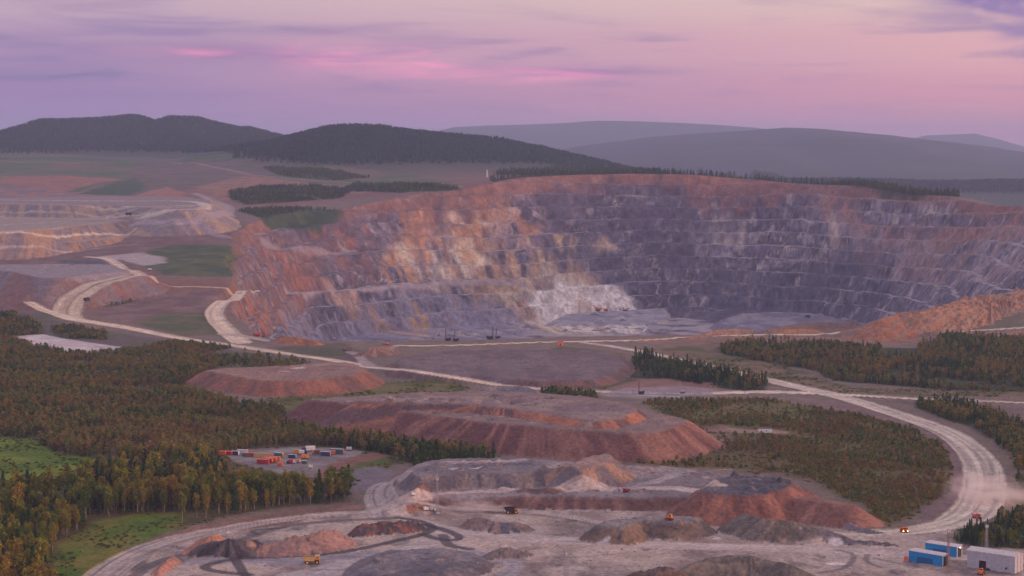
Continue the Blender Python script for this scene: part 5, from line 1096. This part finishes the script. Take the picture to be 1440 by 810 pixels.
build('roof', [box((-.3,-.3,3.6), (L_+.3,3.3,3.95))], K['navy'], t); build('door', [box((L_*.14,-.08,.1), (L_*.24,-.01,2.2))], K['steel'], t); build('window', [box((L_*.5,-.08,1.3), (L_*.6,-.01,2.3))], K['glass'], t)
a, rz, L_, z = frame_on(784, 486, 792, 486)
t = thing('cabin', 'little red cabin on the roadside of the pit edge road', 'building', (a[0], a[1], z), rz); build('wall', [box((0,0,0), (L_,4,5.2))], K['salmon'], t); build('roof', [box((-.3,-.3,5.2), (L_+.3,4.3,5.6))], K['red'], t); build('door', [box((L_*.4,-.08,.1), (L_*.6,-.01,2.6))], K['dark'], t)
a, rz, L_, z = frame_on(895, 556.5, 958, 559.5)
t = thing('barrier_wall', 'long low cream concrete barrier on the near edge of the roadside yard', 'barrier', (a[0], a[1], z), rz)
build('block', [prism([(0,0),(L_,0),(L_,1.5),(0,1.5)], -.4, .4)], K['white'], t); build('footing', [box((-.2,-.7,-.5), (L_+.2,.7,.3))], K['hull'], t)

# container yard
def container(label, u, v, L_, rot, col, end=None, hh=2.7, W_=2.5, name='shipping_container', cat='container'):
    p = g(u, v, .1); t = thing(name, label, cat, p, R(rot), 1, 'boxes and vehicles in the container yard')
    s_ = build('shell', [box((-L_/2,-W_/2,.15), (L_/2,W_/2,hh))], K[col], t, bevel=.05)
    build('ribbing', [box((x_,-W_/2-.06,.3), (x_+.16,-W_/2-.003,hh-.15)) for x_ in np.arange(-L_/2+.25, L_/2-.3, .75)], K[col], s_)
    build('door', [box((L_/2+.004,-W_/2+.1,.25), (L_/2+.09,-.05,hh-.1)), box((L_/2+.004,.05,.25), (L_/2+.09,W_/2-.1,hh-.1))], K[end or col], t)
    build('roof', [box((-L_/2-.02,-W_/2-.02,hh), (L_/2+.02,W_/2+.02,hh+.08))], K['roofg' if col in ('white', 'hull', 'navy', 'teal') else ('salmon' if col in ('red', 'orange') else 'sand')], t)
    return t
for lb, u, v, L_, rot, col, end, hh in (
    ('short orange container at the far left end of the yard row', 313, 640, 6, -20, 'orange', 'orange', 3.2), ('rust red container right of the short orange one', 322, 640, 6, -20, 'red', 'orange', 3.2),
    ('navy container standing in the yard row right of the two red ones', 331, 640, 6, -18, 'navy', 'white', 3.2), ('pale grey roofed container with a red end, topmost in the yard row', 341, 639, 9, -18, 'white', 'salmon', 3.8),
    ('blue grey container in the middle of the yard row', 346, 642, 6, -12, 'steel', 'navy', 2.9), ('small red container right of the blue grey one', 354, 642, 4, -12, 'red', 'red', 2.9),
    ('long tan roofed box trailer with an orange end', 370, 643, 15, -8, 'sand', 'orange', 3.2), ('teal container with a bright yellow end', 392, 643, 7.5, -22, 'teal', 'yellow', 3.6),
    ('front dark red container of the block of four', 370, 652, 10, -20, 'red', 'red', 3.3), ('second container of the red block, salmon roofed', 375, 650.5, 10, -20, 'red', 'orange', 3.3),
    ('third container of the red block, bright orange end', 381, 649.5, 10, -20, 'orange', 'orange', 3.3), ('rearmost bright orange container of the red block', 386, 648, 10, -20, 'orange', 'orange', 3.3),
    ('small orange bin behind the tree tops below the red block', 394, 655, 4, -10, 'orange', 'orange', 2.2), ('yellow container behind the purple white truck', 418, 638, 4.5, -30, 'yellow', 'sand', 3.2),
    ('blue topped white container left of the orange yellow tank', 411, 644, 6, -10, 'navy', 'white', 2.7), ('blue grey container with a grey roof in the right half of the yard', 458, 641, 8, -14, 'navy', 'hull', 3.2),
    ('bright red container touching the dark teal one', 468, 639, 4.5, -10, 'salmon', 'red', 3.0), ('long dark teal container with a pink end at the right of the yard', 474, 638, 11, -16, 'teal', 'salmon', 3.8),
    ('faded green container low in the middle of the yard', 428, 652, 4, -10, 'teal', 'teal', 2.3)):
    container(lb, u, v, L_, rot, col, end, hh)
def lorry(label, u, v, rot, cab, box_, L_=7, s=1):
    t = thing('lorry', label, 'truck', g(u, v, .05), R(rot), s, 'boxes and vehicles in the container yard')
    wheels(t, [(x_, y_) for x_ in (-L_/2+1, L_/2-1.2) for y_ in (-1.05, 1.05)], .5, .35, K['steel'])
    build('chassis', [box((-L_/2,-.5,.5), (L_/2,.5,.8))], K['dark'], t); build('cargo_box', [box((-L_/2,-1.2,.85), (L_/2-2.1,1.2,3.4))], K[box_], t, bevel=.05)
    c = build('cab', [prism([(L_/2-2,.6),(L_/2,.6),(L_/2,1.7),(L_/2-.4,2.8),(L_/2-2,2.8)], -1.15, 1.15)], K[cab], t, bevel=.05); build('window', [([(L_/2+.02,-.95,1.75),(L_/2+.02,.95,1.75),(L_/2-.36,.95,2.75),(L_/2-.36,-.95,2.75)], [(0,1,2,3)])], K['glass'], c)
lorry('purple white lorry with a dark cab in the centre of the yard', 426, 639, 5, 'dark', 'white', 6.5)
lorry('tall white and navy lorry at the back of the yard', 434, 635, 200, 'navy', 'white', 8, 1.3)
lorry('orange and yellow tank lorry in the open middle of the yard', 429, 645, 15, 'yellow', 'orange', 6)
lorry('brown and pink flatbed lorry left of the blue grey container', 444, 639, 170, 'salmon', 'brown', 6.5)
lorry('red and white lorry on the left of the crowded vehicles near the tree tops', 411, 652, -5, 'white', 'red', 5.5)
lorry('small white and red van right of the red and white lorry', 420, 651, 80, 'white', 'salmon', 4, .9)
lorry('white van alone at the lower edge of the yard', 437, 658.5, 10, 'white', 'white', 4, .8)
lorry('navy pickup beside the red and white lorry', 405, 652.5, 90, 'navy', 'dark', 4, .8)
lorry('first of the two small white vans on the road out of the yard', 489, 633.5, 90, 'white', 'white', 3.6, .9)
lorry('second of the two small white vans, the one farther from the yard', 493, 633.5, 90, 'white', 'white', 3.6, .9)
lorry('white van at the left end of the middle road, by the tall mast', 599, 718, 30, 'white', 'white', 4.2, .8)
lorry('small white pickup beside the white van by the tall mast', 606.5, 718.5, 80, 'white', 'hull', 4, .75)
lorry('white water lorry on the bank right of the tall mast', 612, 719, 100, 'white', 'white', 4, .7)
lorry('white car on the corner where the terrace road leaves the junction', 581, 697, 30, 'white', 'white', 3.6, .75)
lorry('white van parked at the far bend of the left loop road', 211, 380, 0, 'white', 'white', 6, 1)
lorry('white lorry on the ramp road into the pit', 362, 411, 5, 'white', 'white', 8, 1.1)

# masts and poles
def mast(label, p, H_, w0=1.6, w1=.5, mat='galv', r=.09, heads=True):
    t = thing('lattice_mast', label, 'mast', p, R(25))
    legs = [(sx, sy) for sx in (-1, 1) for sy in (-1, 1)]
    wz_ = lambda z: (w0+(w1-w0)*z/H_)/2
    for sx, sy in legs: build('leg', [bar((sx*wz_(0), sy*wz_(0), 0), (sx*wz_(H_), sy*wz_(H_), H_), r)], K[mat], t)
    br = []; n = int(H_/1.6)
    for i in range(n):
        z0, z1 = H_*i/n, H_*(i+1)/n
        for (ax, ay), (bx, by) in (((-1,-1),(1,-1)), ((1,-1),(1,1)), ((1,1),(-1,1)), ((-1,1),(-1,-1))):
            if i % 2: ax, ay, bx, by = bx, by, ax, ay
            br.append(bar((ax*wz_(z0), ay*wz_(z0), z0), (bx*wz_(z1), by*wz_(z1), z1), r*.6, 3)); br.append(bar((ax*wz_(z1), ay*wz_(z1), z1), (bx*wz_(z1), by*wz_(z1), z1), r*.5, 3))
    build('bracing', br, K[mat], t)
    if heads: build('antenna', [bar((0,0,H_), (0,0,H_+2.5), .06)]+[box((sx*.5-.15, sy*.5-.15, H_-2), (sx*.5+.15, sy*.5+.15, H_-.2)) for sx, sy in legs], K['white'], t)
    build('base', [box((-w0/2-.3,-w0/2-.3,-.8), (w0/2+.3,w0/2+.3,.15))], K['hull'], t)
mast('brownish lattice mast rising in front of the two blue sheds', g(1333,809), 27, 1.9, .7, 'wood', .12)
mast('grey lattice mast rising from the trees behind the hangar', g(1387,781), 19, 1.8, .8, 'galv', .12)
mast('squat grey tower with antennas at the bottom edge of the picture', g(796,813), 15, 2.2, 1.4, 'galv', .12)
mast('tall pinkish lattice mast at the junction of the curved road', g(615,721), 24, 2.0, .6, 'galv', .1)
mast('slim lattice mast on the skyline at the left end of the far rim', g(685,249.5), 20, 3.4, 2.4, 'white', .45)
mast('slim lattice mast on the skyline at the right end of the far rim', g(1383,282), 12, 3.0, 2.2, 'galv', .35, False)
def pole(label, u, v, H_, arm=True, mat='wood', r=.16, grp=None):
    t = thing('utility_pole', label, 'pole', g(u, v, -.2), R(20), 1, grp)
    build('shaft', [cyl((0,0,H_/2), 'z', r, H_, 7, r*.7)], K[mat], t)
    if arm: build('crossarm', [box((-1.1,-.07,H_-.9), (1.1,.07,H_-.72))], K[mat], t); build('insulator', [cyl((x_,0,H_-.6), 'z', .08, .22, 6) for x_ in (-.95, 0, .95)], K['white'], t)
for lb, u, v, H_ in (('pole by the broad bend, left side of the wide road', 1340, 678, 14), ('leaning pale pole with a dark bush, right side of the wide road', 1405, 681, 10), ('tallest pale pole at the left of the roadside yard', 890, 553, 17),
                     ('tall pale pole in front of the tree belt end by the road fork', 1047, 556, 14), ('pole by the small white cabin', 1064, 609, 7), ('left pole of a close pair in the right hand woodland', 1120, 617, 9), ('right pole of a close pair in the right hand woodland', 1122.5, 617, 10),
                     ('thin pole in the grass of the right hand woodland', 1159, 628, 8), ('short pole farthest right in the right hand woodland', 1168.5, 625, 8), ('dark pole standing in the upper right wood by the road', 1132, 535, 14), ('pole deeper in the upper right wood', 1171, 527, 7),
                     ('short pole at the upper right wood foot', 1234, 543, 8), ('pale pole amid the upper right wood', 1245, 517, 9), ('left one of two crossed pale poles on the upper right slope', 1329, 505, 9), ('right one of two crossed pale poles on the upper right slope', 1334, 506, 7),
                     ('pale post near the right frame edge above the wood', 1412, 479, 7), ('thin mast on the low mound of the pit edge', 1048, 464, 12), ('single post right of the yellow cabbed truck', 762, 716, 3), ('post beside the dusty truck on the middle road', 708.5, 720, 7),
                     ('short post at the edge of the junction road', 642, 712, 6), ('post on the grassy left corner of the road junction', 501, 708, 8), ('second post left of the road junction', 520, 704, 8), ('lone post in the grass near the main road', 595, 538, 8), ('post at the far end of the grey terrace', 700, 720-2, 6), ('bare post in the upper clearing at the left', 12, 690, 5)):
    pole(lb, u, v, H_, H_ > 6)
# a low brown berm post fence is not shown; white water tank by the shed
build('site_cabin', [box((-1.2,-1,0), (1.2,1,3))], K['salmon'], None, label='thin pinkish box at the left corner of the nearer blue shed', category='cabin').location = g(1274, 789)
bpy.data.objects['site_cabin'].name = 'site_cabin'

# boulders and puddles that can be told apart
M_PUD = new_mat('puddle_water'); b = NB(M_PUD); o_ = b.n('ShaderNodeOutputMaterial'); p_ = b.n('ShaderNodeBsdfPrincipled'); b.l(p_.outputs[0], o_.inputs[0]); p_.inputs['Base Color'].default_value = (*lin((196,182,178)), 1); p_.inputs['Roughness'].default_value = .25
nz_ = b.n('ShaderNodeTexNoise'); nz_.inputs['Scale'].default_value = 1.2; bp_ = b.n('ShaderNodeBump'); bp_.inputs['Strength'].default_value = .15; b.l(nz_.outputs[0], bp_.inputs['Height']); b.l(bp_.outputs[0], p_.inputs['Normal'])
def puddle(u, v, a_, b__):
    c = at(u, v); z0 = max(Hs(c[0]+dx, c[1]+dy) for dx in (-a_*.6, 0, a_*.6) for dy in (-b__*.6, 0, b__*.6))+.04
    th = np.linspace(0, 2*math.pi, 25)[:-1]; rr = 1+.22*np.sin(th*3+u)+.12*np.sin(th*5+v)
    top = [(c[0]+a_*q*math.cos(t_), c[1]+b__*q*math.sin(t_), z0) for q, t_ in zip(rr, th)]; bot = [(x_, y_, z0-.8) for x_, y_, _ in top]; n = 24
    build('puddle', [(top+bot, [tuple(range(n))]+[(i, n+i, n+(i+1) % n, (i+1) % n) for i in range(n)])], M_PUD, None, kind='structure', label='pale shallow puddle on the working floor', category='puddle', group='pale puddles on the working floor')
for q_ in ()and ((1175,764,4.6,3.6), (1031,745,4.6,3.2), (1009,757,2.6,2), (1046,757,2.6,1.6), (637,659,4.2,2.6), (669,658,4.2,2.0), (692,799,8,4.5), (672,806,4,2.5), (1176,793,5,3), (850,762,3,1.4), (475,774,5,2), (660,741,2.5,2)): puddle(*q_)
